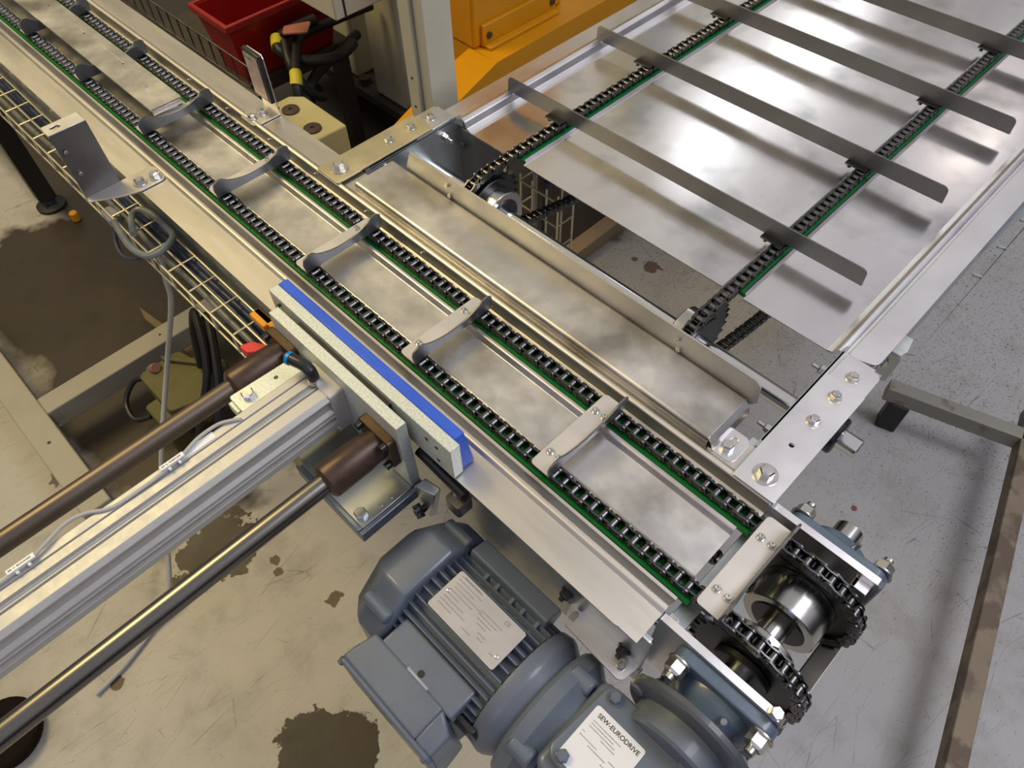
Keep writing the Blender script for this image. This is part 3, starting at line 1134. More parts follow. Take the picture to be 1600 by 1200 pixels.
part('flange', b, SPRK, t, 3)

# pusher bars across the wide conveyor
t = empty('pusher_bar', (-457, 745, 6), 'tmp', 'pusher bar', 'pusher bars across the wide conveyor')
prof = fillet([(-766, 8), (-148, 8), (-149, 33), (-765, 33)], [1, 1, 8, 8])
b = MB().prism(prof, 744, 746, 'xz')
part('blade', b, DULL, t, 0.3)
for cx in (WA, WB):
    b = MB().box(cx - 24, cx + 10, 746, 757, 5, 7.6)
    b.box(cx - 26, cx + 6, 734, 746, 6.2, 8.4)
    b.cyl((cx - 20, 739, 1), (cx - 20, 739, 6.2), 3.2, 8)
    b.box(cx - 22, cx + 8, 745.8, 748, 7, 22)
    part('chain_attachment', b, CHAIN, t, 0.4)
PL = ['grey steel pusher bar across the wide conveyor, nearest the link plates',
      'grey steel pusher bar across the wide conveyor, second from the link plates',
      'grey steel pusher bar across the wide conveyor, third from the link plates',
      'grey steel pusher bar across the wide conveyor, in the top right corner']
t['label'] = PL[0]
for k in range(1, 4):
    dup(t, (0, 214 * k, 0), PL[k])

# side rails of the wide conveyor
t = empty('side_rail', (-785, 1300, -120), 'steel side rail with a bright rolled edge along the wide conveyor, by the yellow machine', 'side rail')
b = MB().sheet([(-808, 0), (-774, 0), (-770, 6), (-763, 8), (-756, 6), (-752, -4), (-744, -8), (-738, -8)], 1.8, 640, YE, 'xz', 3)
part('folded_top', b, BRIGHT, t)
b = MB().prism([(640, -2), (YE, -2), (YE, -150), (640, -150)], -784, -781, 'yz')
part('side_wall', b, DULL, t)
b = MB().box(-781, -738, 641, 644, -130, -9)
part('end_web', b, DULL, t, 0.4)
add_bolt(t, (-760, 641, -35), (0, -1, 0), 10, 6, 8, 1.5, DULL)
b = MB().box(-809, -782, 641, 646, -8, -1)
part('end_lip', b, CREAM, t, 0.4)

t = empty('side_rail', (-90, 1300, -120), 'broad flat steel side rail of the wide conveyor along the open floor', 'side rail')
b = MB().sheet([(-128, -8), (-121, -6), (-116, 3), (-111, 0), (-108, -3), (-104, -0.6)], 1.8, 640, YE, 'xz', 2.5)
part('folded_top', b, BRIGHT, t)
b = MB().prism(fillet([(-104.5, 641), (-72, 652), (-72, YE), (-104.5, YE)], [2, 12, 0, 0]), -1.3, 0.4)
part('top_flange', b, BRIGHT, t, 0.3)
hl = [slot(-57, y, 8, 2.6, 0.25) for y in range(905, 2050, 74)]
b = MB().prism([(-86, 702), (-52, 724), (-52, YE), (-86, YE)], -28, -25.5, holes=hl)
part('lower_flange', b, ZINC, t, 0.3)
b = MB().prism([(742, -28), (YE, -28), (YE, -150), (742, -150)], -86, -83, 'yz')
part('side_wall', b, ZINC, t)

t = empty('corner_gusset', (-70, 680, -110), 'pale chamfered gusset and dark foot under the corner of the wide conveyor', 'gusset')
b = MB().prism(fillet([(-92, 704), (-63, 704), (-60, 716), (-64, 738), (-92, 738)], [1, 2, 4, 2, 1]), -22, -19)
part('gusset_plate', b, mat('pale_zinc', (0.80, 0.85, 0.82), 0.6, 0.4), t, 0.5)
b = MB().prism(fillet([(-97, -23), (-63, -23), (-60, -30), (-62, -72), (-97, -72)], [1, 1, 4, 5, 1]), 704, 707, 'xz')
part('front_web', b, ZINC, t, 0.5)
add_bolt(t, (-80, 704, -42), (0, -1, 0), 12, 8, 10, 2, thread=8)
b = MB().prism([(-74, 618), (-64, 616), (-63, 652), (-74, 652)], -12, -9)
part('strip_end', b, ZINC, t, 0.4)

# ================================================================ PUSHER (RAM)
t = empty('blue_faced_pusher', (-463, 210, -70), 'pusher of two grained plates with a blue plastic face, over the rail edge', 'pusher head')
b = MB().box(-620, -308, 210, 223, 8, 60)
part('front_plate', b, ZINCT, t, 0.8)
b = MB()
b.hexa([(-620, 223.1, 8), (-310, 223.1, 8), (-310, 241, 8), (-620, 238, 8),
        (-620, 223.1, 60), (-316, 223.1, 60), (-316, 236, 60), (-620, 236, 60)])
part('blue_face', b, BLUE, t, 1.5)
b = MB().prism([(-590, 60), (-366, 60), (-364, -54), (-440, -54), (-590, 2)], 190, 203, 'xz')
part('back_plate', b, ZINCT, t, 0.8)
b = MB().box(-560, -400, 203, 210, 20, 52)
part('spacer', b, BLACK, t)
for x, z in ((-330, 44), (-330, 20), (-345, 44)):
    b = MB().cyl((x, 210.5, z), (x, 209.4, z), 2.2, 12)
    part('socket_screw', b, BLACK, t)
b = MB().cyl((-600, 206.5, 50), (-600, 209.4, 50), 2.2, 12)
part('socket_screw', b, BLACK, t)

# pneumatic cylinder barrel
t = empty('pneumatic_cylinder', (-493, -100, -26), 'grooved aluminium pneumatic cylinder body driving the pusher', 'pneumatic cylinder')
prof = [(-513, 38), (-511, 40), (-501.5, 40), (-501, 36), (-500, 36), (-499.5, 40),
        (-489, 40), (-488.5, 35), (-484.5, 34), (-484, 37), (-482.5, 37), (-482, 32), (-478, 32), (-477.5, 40),
        (-464, 40), (-459, 35), (-459, 33), (-462, 30), (-464, 24), (-463, 17), (-459, 13), (-459, 10.5), (-462.5, 10), (-462.5, 8), (-459, 7.5),
        (-459, 5), (-466, 4), (-466, -3), (-459, -4), (-459, -13), (-464, -15), (-464, -20), (-468, -25), (-509, -25), (-513, -20)]
b = MB().prism(prof, -900, 172, 'xz')
part('barrel', b, ALU, t, 0.4)
b = MB().prism(fillet([(-513.5, -26), (-459, -26), (-459, 40.5), (-513.5, 40.5)], 4), 172, 190, 'xz')
part('end_cap', b, ALU, t, 0.6)
b = MB().box(-512, -503, 18, 62, 40.1, 40.5)
part('type_label', b, LABEL, t)

t = empty('cylinder_bracket', (-536, 135, 10), 'grained zinc bracket with hexagon bolt between upper guide rod and cylinder', 'bracket')
b = MB().prism(fillet([(-546, 100), (-516, 100), (-516, 186), (-542, 186)], [3, 2, 2, 3]), 20, 30, holes=[circle(-532, 151, 2.6, 12)])
part('strap', b, ZINCT, t, 1)
add_bolt(t, (-532, 116, 30), (0, 0, 1), 13, 7, 0)
b = MB().box(-548, -529, 96, 106, 6, 20)
part('lug', b, ZINCT, t, 1)

t = empty('elbow_fitting', (-488, 168, 40), 'black push-in elbow air fitting with a blue ring on the cylinder end', 'air fitting')
b = MB().cyl((-489, 175, 40), (-489, 175, 43), 8, 6)
b.cyl((-489, 175, 43), (-489, 175, 47), 7.5, 20)
part('threaded_base', b, BOLT, t)
b = MB().tube([(-489, 175, 46), (-489, 175, 52), (-491, 175, 57), (-496, 174.5, 60), (-504, 172.5, 61), (-515, 169, 61)], 6.8, 16)
part('elbow_body', b, BLACKP, t)
b = MB().cyl((-515, 169, 61), (-519, 167.8, 61), 7.6, 20)
part('release_ring', b, mat('azure_plastic', srgb(20, 130, 200), 0, 0.35), t)


def guide_rod(x, z, y_end, label_b, label_r, rm):
    t = empty('guide_rod', (x, -200, z - 12), label_r, 'guide rod')
    b = MB().cyl((x, -1000, z), (x, y_end + 60, z), 11.5, 32, c=1)
    part('rod', b, rm, t)
    t = empty('guide_bushing', (x, y_end + 40, z - 24), label_b, 'bushing')
    b = MB().lathe([(0, 15), (3, 19), (6, 20), (44, 20), (60, 18.5), (72, 18.5)], (x, y_end, z), (0, 1, 0), 36)
    part('sleeve', b, RUST, t)
    b = MB().prism(fillet([(x - 26, z - 24), (x + 26, z - 24), (x + 26, z + 24), (x - 26, z + 24)], 5), 180, 190, 'xz')
    part('square_flange', b, BRASS, t, 0.8)
    for dx, dz in ((-20, 18), (20, 18), (20, -18)):
        b = MB().cyl((x + dx, 180, z + dz), (x + dx, 173, z + dz), 4.5, 14, c=0.5)
        part('cap_screw', b, BLACKP, t)


guide_rod(-571, 10, 112, 'dark brown guide bushing on the upper guide rod, beside the blue ringed elbow',
          'brown worn guide rod on the wire tray side of the aluminium cylinder', ROD)
guide_rod(-398, 10, 112, 'dark brown guide bushing bolted by a square flange, above the pale shelf',
          'smooth dark guide rod on the gear motor side of the aluminium cylinder', RODB)

t = empty('mounting_shelf', (-420, 160, -90), 'pale blue zinc shelf plate with a folded rim beneath the lower guide bushing', 'shelf')
b = MB().prism([(-560, 120), (-364, 120), (-364, 204), (-560, 204)], -62, -56)
part('shelf_plate', b, ZINC, t, 0.6)
b = MB().box(-480, -364, 114, 120, -76, -55)
b.box(-364, -358, 114, 204, -74, -57)
part('rim', b, mat('dark_zinc_rim', (0.24, 0.28, 0.34), 0.8, 0.4), t, 1.2)  # rim zinc darker and bluer than the shelf plate
add_bolt(t, (-378, 129, -56), (0, 0, 1), 13, 6, 0, material=ZINC)
for x, y in ((-372, 152), (-372, 166)):
    b = MB().cyl((x, y, -56), (x, y, -54.5), 2.6, 12)
    part('rivet', b, ZINC, t)
b = MB().box(-500, -476, 116, 122, -60, -40)
part('stiffener', b, CREAMY, t, 0.5)

t = empty('ram_support', (-335, 200, -160), 'zinc upright bracket with dark studs beneath the lower end of the pusher head', 'bracket')
b = MB()
b.hexa([(-372, 196, -120), (-370, 204, -120), (-346, 204, -120), (-350, 196, -120),
        (-356, 188, -40), (-354, 204, -40), (-330, 206, -36), (-330, 196, -40)])
part('upright_plate', b, ZINC, t, 1.5)
b = MB()
for z in (-86, -94, -90):
    b.cyl((-352, 190 - (z + 90), z), (-352, 180, z), 4.5, 8)
b.cyl((-358, 186, -84), (-344, 182, -92), 5, 8)
part('stud_cluster', b, BLACKP, t)
b = MB().prism(fillet([(-318, 200), (-296, 200), (-296, 222), (-318, 222)], 4), -54, -32)
part('clamp_block', b, DULL, t, 1)
add_bolt(t, (-312, 214, -32), (0, 0, 1), 9, 5, 0)
b = MB().cyl((-372, 215, -14), (-300, 215, -24), 7, 20)
part('damper', b, BLACKP, t)

# sensor cables lying on the cylinder
t = empty('sensor_cable', (-508, 0, 40), 'thin grey sensor cable clipped along the cylinder with two white markers', 'cable')
b = MB().tube([(-503, 92, 41), (-509, 82, 42), (-514, 70, 42), (-513, 48, 43), (-507, 28, 43), (-503, 10, 43), (-502, -10, 42)], 2.0, 8, 5)
b.tube([(-502, -10, 42), (-504, -50, 41), (-516, -72, 42), (-519, -90, 43), (-512, -112, 44), (-507, -130, 43), (-505, -150, 43), (-504, -230, 43)], 2.0, 8, 5)
part('sheath', b, CGREY, t)
for (x, y) in ((-505, 15), (-507, -137)):
    b = MB().box(x - 3, x + 3, y - 13, y + 13, 44.5, 47)
    b.box(x - 4, x + 6, y - 7, y - 4, 42, 45)
    b.box(x - 4, x + 6, y + 4, y + 7, 42, 45)
    cm = part('cable_marker', b, LABEL, t, 0.5)
    b = MB()
    dashes(b, (x + 0.9, y - 11, 47), (0, 1, 0), (-1, 0, 0), [(0, 0, 3.5), (5, 0, 1.4), (8, 0, 13)], 1.8, 0.12)
    part('print', b, INK, cm)

# small coloured plastic bits by the ram
b = MB().prism([(-640, 24), (-598, 24), (-598, 4), (-612, 8), (-622, 0), (-640, 10)], 190, 198, 'xz')
b.box(-640, -610, 184, 198, 14, 24)
single('orange_bracket', b, ORNG, 'orange plastic bracket at the upper left end of the pusher plates', 'bracket', bevel=1)
b = MB().prism(fillet([(-618, 150), (-602, 152), (-590, 166), (-594, 176), (-612, 166)], 3), -4, 12)
single('red_clip', b, REDC, 'small red plastic clip beside the upper guide bushing', 'clip', bevel=1)

# ================================================================ GEAR MOTOR
MY, MZ = 137.0, -134.0
t = empty('gear_motor', (-150, MY, MZ - 85), 'blue grey gear motor with cooling fins and silver nameplate below the narrow conveyor', 'gear motor')
gm = t
# stator housing with fins
b = MB().cyl((-276, MY, MZ), (-134, MY, MZ), 60, 48)
for k in range(40):
    a = 2 * PI * k / 40
    if math.cos(a) < -0.2:
        continue
    if abs(math.sin(a)) < 0.40 and math.cos(a) > 0:
        rr = 71
    else:
        rr = 70
    c, s = math.cos(a), math.sin(a)
    d = Vector((0, s, c))
    n_ = Vector((0, c, -s)) * 1.3
    o0 = Vector((0, MY, MZ)) + d * 56
    o1 = Vector((0, MY, MZ)) + d * rr
    q = [o0 - n_, o0 + n_, o1 + n_ * 0.7, o1 - n_ * 0.7]
    b.hexa([(-272, p[1], p[2]) for p in q] + [(-146, p[1], p[2]) for p in q])
part('finned_housing', b, MOTOR, t, 0.3)
# flat bolt-down rails along both upper sides
b = MB()
b.prism(fillet([(190, -72), (212, -80), (214, -96), (196, -104), (184, -90)], 3), -268, -156, 'yz')
part('cast_rail', b, MOTOR, t, 1)
b = MB()
for x in (-238, -222, -200, -184, -164):
    b.box(x - 2.5, x + 2.5, 172, 190, -98, -82)
part('rail_web', b, MOTOR, t, 1)
# fan cover
R8 = 86
b = MB().lathe([(0, 50), (8, 66), (26, R8 - 4), (34, R8), (62, R8), (66, R8 - 4)], (-338, MY, MZ), (1, 0, 0), 8, ph=PI / 8)
fc = part('fan_cover', b, MOTOR, t, 5, seg=4)
for a in (PI / 4, -PI / 4, 3 * PI / 4):
    c, s = math.cos(a), math.sin(a)
    b = MB().cyl((-312, MY + s * 80, MZ + c * 80), (-274, MY + s * 80, MZ + c * 80), 8, 12, c=2)
    part('screw_boss', b, MOTOR, fc, 0.5)
# drive end shield
b = MB().lathe([(0, 66), (2, 72), (14, 74), (20, 72), (34, 62), (40, 60)], (-146, MY, MZ), (1, 0, 0), 48)
part('end_shield', b, MOTOR, t)
b = MB().lathe([(0, 62), (4, 73), (8, 76), (22, 76), (26, 73), (34, 66), (40, 64)], (-116, MY, MZ), (1, 0, 0), 48)
ar = part('adapter_ring', b, MOTOR, t)
for a in (0.55, -0.75):
    c, s = math.cos(a), math.sin(a)
    b = MB().cyl((-106, MY + s * 70, MZ + c * 70), (-80, MY + s * 70, MZ + c * 70), 10, 16, c=2)
    part('ring_lug', b, MOTOR, ar, 0.6)
# terminal box
b = MB()
b.prism([(-266, 60), (-160, 60), (-160, 96), (-266, 96)], -104, -84)
b.hexa([(-284, 24, -176), (-160, 24, -176), (-156, 72, -176), (-276, 72, -176),
        (-284, 24, -86), (-172, 24, -86), (-172, 62, -82), (-276, 62, -82)])
b.hexa([(-172, 24, -176), (-146, 24, -176), (-150, 60, -176), (-160, 60, -176),
        (-172, 24, -86), (-150, 24, -92), (-150, 50, -92), (-172, 62, -82)])
tb = part('terminal_box', b, MOTOR, t, 3, seg=3)
b = MB().prism(fillet([(-286, -180), (-147, -180), (-147, -93), (-153, -88), (-280, -86.5), (-286, -91)], 6), 19, 25, 'xz')
bc = part('box_cover', b, MOTOR, tb, 2.5, seg=3)
for x, z in ((-281, -92), (-154, -93)):
    add_bolt(tb, (x, 19.5, z), (0, -1, 0.3), 6, 2.5, 0, material=MOTOR)
b = MB().cyl((-212, 68, -84), (-212, 68, -83), 3.6, 14)
part('drain_plug', b, BLACK, tb)
b = MB().box(-226, -196, 60, 64, -84, -83.2)
part('stamped_area', b, mat('light_casting', srgb(150, 160, 172), 0.2, 0.35), tb)
b = MB().prism([(-176, -96), (-138, -96), (-134, -104), (-134, -150), (-176, -150)], 66, 72, 'xz')
part('gland_plate', b, BLACKP, t, 1)
# nameplate
b = MB().prism(fillet([(-254, 115.5), (-159, 115.5), (-159, 164.5), (-254, 164.5)], 3), -61.5, -60)
np_ = part('nameplate', b, PLATE, t, 0.2, label='silver engraved nameplate')
b = MB().box(-250, -163, 120, 160, -66, -61.4)
part('plate_seat', b, MOTOR, np_)
for x, y in ((-248, 140), (-165, 128)):
    b = MB().lathe([(0, 2.4), (0.8, 2.0), (1.2, 1.0)], (x, y, -60), (0, 0, 1), 14)
    part('rivet', b, BOLT, np_)
b = MB()
rows = []
for j, (x, L) in enumerate(((2, 30), (2, 34), (3, 26), (5, 40), (3, 32), (2, 18), (3, 28), (2, 36), (3, 20))):
    rows.append((x, -3 - j * 4.4, L))
for j, (x, y, L) in enumerate(((42, -14, 30), (42, -18, 26), (44, -22, 20), (56, -32, 10), (58, -36, 8), (40, -40, 12), (78, -38, 5), (48, -26, 12))):
    rows.append((x, y, L))
dashes(b, (-251, 163, -60), (1, 0, 0), (0, 1, 0), rows, 1.0, 0.1)
part('engraving', b, INKG, np_)
text_part('SEW-EURODRIVE', (-233, 161, -59.9), (1, 0, 0), (0, 1, 0), 3.2, INKG, np_)
text_part('CE', (-180, 158, -59.9), (1, 0, 0), (0, 1, 0), 6.0, INKG, np_)

# gear unit
b = MB()
b.prism(fillet([(-78, 88), (58, 88), (58, 190), (-78, 190)], 10), -190, -66)
gh = part('gear_housing', b, MOTOR, t, 6, seg=4)
b = MB().cyl((XS - 2, 176, ZS - 14), (XS - 2, 203, ZS - 14), 50, 40, c=3)
b.cyl((XS, 200, ZS), (XS, 209, ZS), 24, 30)
part('output_boss', b, MOTOR, t)
b = MB().lathe([(0, 60), (1, 64), (4, 66), (9, 66), (11, 62)], (XS - 2, 198, ZS - 2), (0, 1, 0), 56)
of = part('output_flange', b, mat('dark_grey_enamel', srgb(78, 82, 90), 0, 0.38, 0.05, 20, coat=0.2), t)
b = MB().cyl((XS - 58, 196, ZS + 10), (XS - 58, 212, ZS + 10), 7, 16, c=1)
part('flange_lug', b, MOTOR, of, 0.5)
b = MB()
b.prism(fillet([(-76, 100), (20, 94), (60, 100), (60, 176), (20, 190), (-70, 188)], [12, 6, 8, 14, 10, 12], seg=5), -66, -56)
gc = part('gear_cover', b, MOTOR, gh, 2.5, seg=3)
for x, y in ((-58, 179), (-60, 108), (22, 178)):
    add_bolt(gh, (x, y, -57), (0, 0, 1), 11, 6, 8.5, 1.5, MOTOR)
b = MB().prism(fillet([(4, 186), (26, 186), (26, 206), (4, 206)], 4), -70, -40)
part('casting_lug', b, MOTOR, gh, 2.5, seg=3)
b = MB().prism(fillet([(-66, 104), (-9, 104), (-9, 164), (-66, 164)], 3), -56.2, -55.2)
gl = part('type_label', b, LABEL, gh)
text_part('SEW-EURODRIVE', (-36, 157.0, -55.1), (1, 0, 0), (0, 1, 0), 6.2, INK, gl, bold=0.08)
b = MB()
dashes(b, (-62, 150, -55.2), (1, 0, 0), (0, 1, 0), [(2, 0, 32), (2, -3, 26), (2, -6, 30), (18, -9, 16), (0, -13, 3), (0, -17, 20), (12, -20, 20), (34, -17, 10)], 0.9, 0.1)
dashes(b, (-62, 118, -55.2), (1, 0, 0), (0, 1, 0), [(30, 8, 14), (30, 4, 16)], 0.9, 0.1)
part('print', b, INKG, gl)
b = MB().cyl((-84, 58, -110), (-84, 76, -110), 7, 6)
part('breather_plug', b, mat('red_plug', srgb(170, 40, 30), 0, 0.4), gh)


# ================================================================ WIRE TRAYS AND CABLES
def wire_tray(x0, x1, ys, z, zside, label, wm, step=48.0, grow=1.5):
    t = empty('wire_cable_tray', ((x0 + x1) / 2, (ys[0] + ys[-1]) / 2, z), label, 'cable tray')
    for y in ys:
        part('long_wire', MB().cyl((x0, y, z), (x1, y, z), grow, 8), wm, t)
    for y in (ys[0], ys[-1]):
        part('long_wire', MB().cyl((x0, y, zside), (x1, y, zside), grow, 8), wm, t)
    x = x1 - 12
    while x > x0:
        b = MB().tube([(x, ys[0] - 0.5, zside), (x, ys[0] - 0.5, z), (x, ys[-1] + 0.5, z), (x, ys[-1] + 0.5, zside)], grow, 6)
        part('cross_wire', b, wm, t)
        x -= step
    return t


wire_tray(-2300, -640, (172, 194, 216), -62, -96, 'zinc wire cable tray hanging along the pusher side of the narrow conveyor', WIRE, 56, 1.9)
for k, (y, z, r_, lab) in enumerate(((190, -84, 4.5, 'thick blue grey cable in the wire tray, outermost of the bundle'),
                                     (201, -84, 5.0, 'blue grey cable in the wire tray, second from the outside'),
                                     (211, -83, 5.5, 'blue grey cable in the middle of the wire tray bundle'),
                                     (206, -96, 5.5, 'blue grey cable in the wire tray, second from the rail'),
                                     (213, -72, 4.5, 'blue grey cable lying on top of the others, nearest the rail'))):
    pts = []
    x = -2300
    while x < -600:
        pts.append((x, y + random.uniform(-2, 2), z + random.uniform(0, 1.0)))
        x += 90
    pts.append((-610, y, z))
    if k == 0:
        mm_ = mat('grey_blue_hose', srgb(112, 116, 112), 0, 0.4)
    else:
        mm_ = CBLUE
    single('cable', MB().tube(pts, r_, 10, 3), mm_, lab, 'cable')
b = MB()
lp = [(-960, 172, -44), (-1005, 190, -50), (-1012, 206, -50), (-985, 214, -48), (-945, 214, -48), (-915, 210, -45), (-902, 185, -46), (-912, 165, -50), (-945, 158, -52), (-985, 162, -56), (-1030, 170, -64), (-1046, 178, -70)]
b.tube(lp, 5.0, 10, 4)
single('cable_loop', b, mat('grey_green_hose', srgb(112, 120, 118), 0, 0.4), 'loop of grey hose curled over the edge of the wire tray', 'hose loop')
b = MB().tube([(-1050, 176, -78), (-1040, 160, -96), (-1010, 152, -104), (-975, 160, -96), (-960, 172, -84)], 3.2, 8, 5)
single('cable_loop', b, CBLUE, 'small blue grey cable loop hanging below the wire tray by the pale tag', 'cable loop')
b = MB().prism(fillet([(-1082, 168), (-1050, 166), (-1040, 178), (-1056, 188), (-1084, 184)], 5), -84, -70)
single('cable_tag', b, mat('pale_lilac_plastic', srgb(135, 135, 150), 0, 0.5), 'pale lilac connector tag tied to the wire tray', 'tag', bevel=1)

t = wire_tray(-2300, -1160, (490, 515, 540), -104, -54, 'dark wire cable tray along the far side of the narrow conveyor', WIRED, 40, 1.8)
b = MB()
for k, (y, z) in enumerate(((500, -96), (514, -96), (528, -96))):
    pts = [(x, y + random.uniform(-3, 3), z) for x in range(-2300, -1150, 100)]
    single('cable', MB().tube(pts, 6, 8, 3), BLACK, ('black cable lying in the dark far wire tray, nearest the rail',
                                                      'black cable lying in the middle of the dark far wire tray',
                                                      'black cable lying in the dark far wire tray, outermost')[k], 'cable')

t = empty('upright_wire_tray', (-718, 790, -640), 'upright wire tray with lilac cable seen below the wide conveyor bed', 'cable tray')
for y in (770, 812):
    for x in (-765, -735, -700, -672):
        part('long_wire', MB().cyl((x, y, -640), (x, y, -165), 2.2, 8), WIRE, t)
for z in range(-620, -170, 55):
    part('cross_wire', MB().tube([(-765, 812, z), (-765, 768, z), (-672, 768, z), (-672, 812, z)], 2.2, 6), WIRE, t)
single('cable', MB().tube([(-722, 792, -640), (-716, 790, -500), (-724, 794, -330), (-718, 792, -170)], 7, 8, 4), CBLUE,
       'lilac cable in the upright tray below the wide conveyor, thicker of two', 'cable')
single('cable', MB().tube([(-750, 790, -640), (-752, 792, -500), (-746, 790, -330), (-750, 792, -170)], 4, 8, 4), CGREY,
       'thin pale cable in the upright tray below the wide conveyor', 'cable')

b = MB().tube([(-966, 191, -100), (-1000, 188, -180), (-1027, 181, -250), (-1094, 137, -420), (-1038, 31, -560), (-977, -42, -650), (-916, -85, -700),
               (-870, -129, -740), (-851, -185, -770), (-825, -262, -774), (-815, -326, -774)], 5, 10, 5)
single('loose_cable', b, CGREY, 'loose pale grey cable hanging from the tray and trailing over the floor', 'cable')

# ================================================================ STEEL FRAMES BELOW LEFT
t = empty('support_frame', (-1400, 0, -690), 'beige painted square tube frame below the pusher, left side', 'frame')
b = MB().box(-2300, -1080, -160, -100, -700, -650)
part('long_tube', b, BEIGE, t, 3)
b = MB().box(-1432, -1376, -100, 420, -706, -650)
part('cross_tube', b, BEIGE, t, 3)
b = MB().cyl((-1404, 190, -649.9), (-1404, 190, -649.4), 3, 10)
part('hole', b, BLACK, t)
for x, y in ((-1300, -130), (-1160, -130)):
    b = MB().cyl((x, y, -650), (x, y, -649.5), 4, 10)
    part('hole', b, BLACK, t)
for x in (-2250, -1120):
    b = MB().box(x - 25, x + 25, -158, -102, FZ, -700)
    part('foot', b, BEIGE, t, 2)

t = empty('conveyor_leg', (-2246, 238, FZ), 'dark upright leg on a round black levelling foot at the upper left', 'leg')
b = MB().box(-2272, -2222, 212, 262, -745, -132)
part('post', b, mat('dark_painted_post', srgb(52, 48, 42), 0.1, 0.5), t, 2)
b = MB().lathe([(0, 42), (10, 42), (20, 20), (36, 12)], (-2246, 238, FZ), (0, 0, 1), 28)
part('levelling_foot', b, BLACK, t)
b = MB().cyl((-2130, 262, FZ), (-2130, 262, FZ + 30), 12, 14, c=3)
single('loose_plug', b, ORNG, 'small orange plug on the dirty floor beside the round black foot', 'plug')

t = empty('floor_beam', (-960, 1300, FZ), 'tan painted beam on the floor seen through the gap before the wide conveyor', 'beam')
b = MB().box(-975, -930, 900, 2200, FZ, FZ + 45)
part('tube', b, mat('tan_paint', srgb(160, 138, 112), 0, 0.6, 0.15, 8), t, 2)

# ------------------------------------------------------------ valve and clutter under the conveyor
t = empty('valve_unit', (-1180, 130, FZ), 'grimy olive valve block with black hoses on the dirty floor', 'valve')
b = MB()
b.prism(fillet([(-1290, 90), (-1150, 90), (-1130, 150), (-1180, 220), (-1290, 190)], 14), -690, -610)
b.prism(fillet([(-1300, 150), (-1280, 150), (-1160, 240), (-1180, 250)], 5), -640, -600)
b.prism(fillet([(-1240, 60), (-1150, 60), (-1150, 110), (-1240, 110)], 10), FZ, -650)
part('body', b, OLIVE, t, 6)
b = MB().tube([(-1180, 210, -600), (-1190, 240, -520), (-1150, 250, -440), (-1050, 190, -500), (-1010, 130, -600), (-1040, 70, FZ + 14)], 11, 10, 5)
part('hose', b, BLACK, t)
b = MB().tube([(-1200, 200, -600), (-1205, 225, -500), (-1160, 235, -420), (-1070, 185, -480), (-1040, 100, -600), (-1060, 60, FZ + 10)], 8, 10, 5)
part('hose', b, BLACK, t)
b = MB().tube([(-1290, 110, -640), (-1330, 80, -660), (-1320, 40, -690), (-1270, 30, -700), (-1240, 60, -690)], 6, 8, 5)
part('hose', b, BLACK, t)
b = MB().cyl((-1295, 120, -625), (-1270, 128, -600), 12, 14, c=2)
part('coupling', b, mat('dull_pink_fitting', srgb(150, 110, 100), 0.3, 0.5), t)
b = MB().prism([(-1640, 215), (-1590, 205), (-1150, 250), (-1150, 285)], FZ, FZ + 28)
single('wood_board', b, WOOD, 'splintered wooden board lying on the dirty floor under the beam', 'board', bevel=1)

# ================================================================ BACKGROUND, TOP LEFT
# red stacking bin
t = empty('storage_bin', (-1960, 960, -520), 'red plastic storage bin standing behind the narrow conveyor', 'bin')


def frustum_bin(x0, x1, y0, y1, zb, zt, tap, th):
    b = MB()
    lo = [(x0 + tap, y0 + tap, zb), (x1 - tap, y0 + tap, zb), (x1 - tap, y1 - tap, zb), (x0 + tap, y1 - tap, zb)]
    up = [(x0, y0, zt), (x1, y0, zt), (x1, y1, zt), (x0, y1, zt)]
    li = [(x0 + tap + th, y0 + tap + th, zb + th), (x1 - tap - th, y0 + tap + th, zb + th), (x1 - tap - th, y1 - tap - th, zb + th), (x0 + tap + th, y1 - tap - th, zb + th)]
    ui = [(x0 + th, y0 + th, zt), (x1 - th, y0 + th, zt), (x1 - th, y1 - th, zt), (x0 + th, y1 - th, zt)]
    n0 = len(b.v)
    b.v += lo + up + li + ui
    f = b.f
    f.append([n0 + 3, n0 + 2, n0 + 1, n0])
    f.append([n0 + 8, n0 + 9, n0 + 10, n0 + 11])
    for k in range(4):
        k2 = (k + 1) % 4
        f.append([n0 + k, n0 + k2, n0 + 4 + k2, n0 + 4 + k])
        f.append([n0 + 8 + k2, n0 + 8 + k, n0 + 12 + k, n0 + 12 + k2])
        f.append([n0 + 4 + k, n0 + 4 + k2, n0 + 12 + k2, n0 + 12 + k])
    return b


part('tub', frustum_bin(-1970, -1800, 765, 1100, -440, -270, 26, 5), REDP, t, 2)
b = MB()
b.prism([(-1978, 757), (-1792, 757), (-1792, 1108), (-1978, 1108)], -284, -266,
        holes=[[(-1966, 769), (-1804, 769), (-1804, 1096), (-1966, 1096)]])
part('rim', b, REDP, t, 2)

b = MB().box(-2300, -1812, 775, 1120, -480, -440)
b.box(-2290, -2250, 770, 810, FZ, -480)
b.box(-1840, -1800, 1060, 1100, FZ, -480)
single('low_bench', b, BASEM, 'dark grimy low bench carrying the red bin', 'bench', bevel=2)

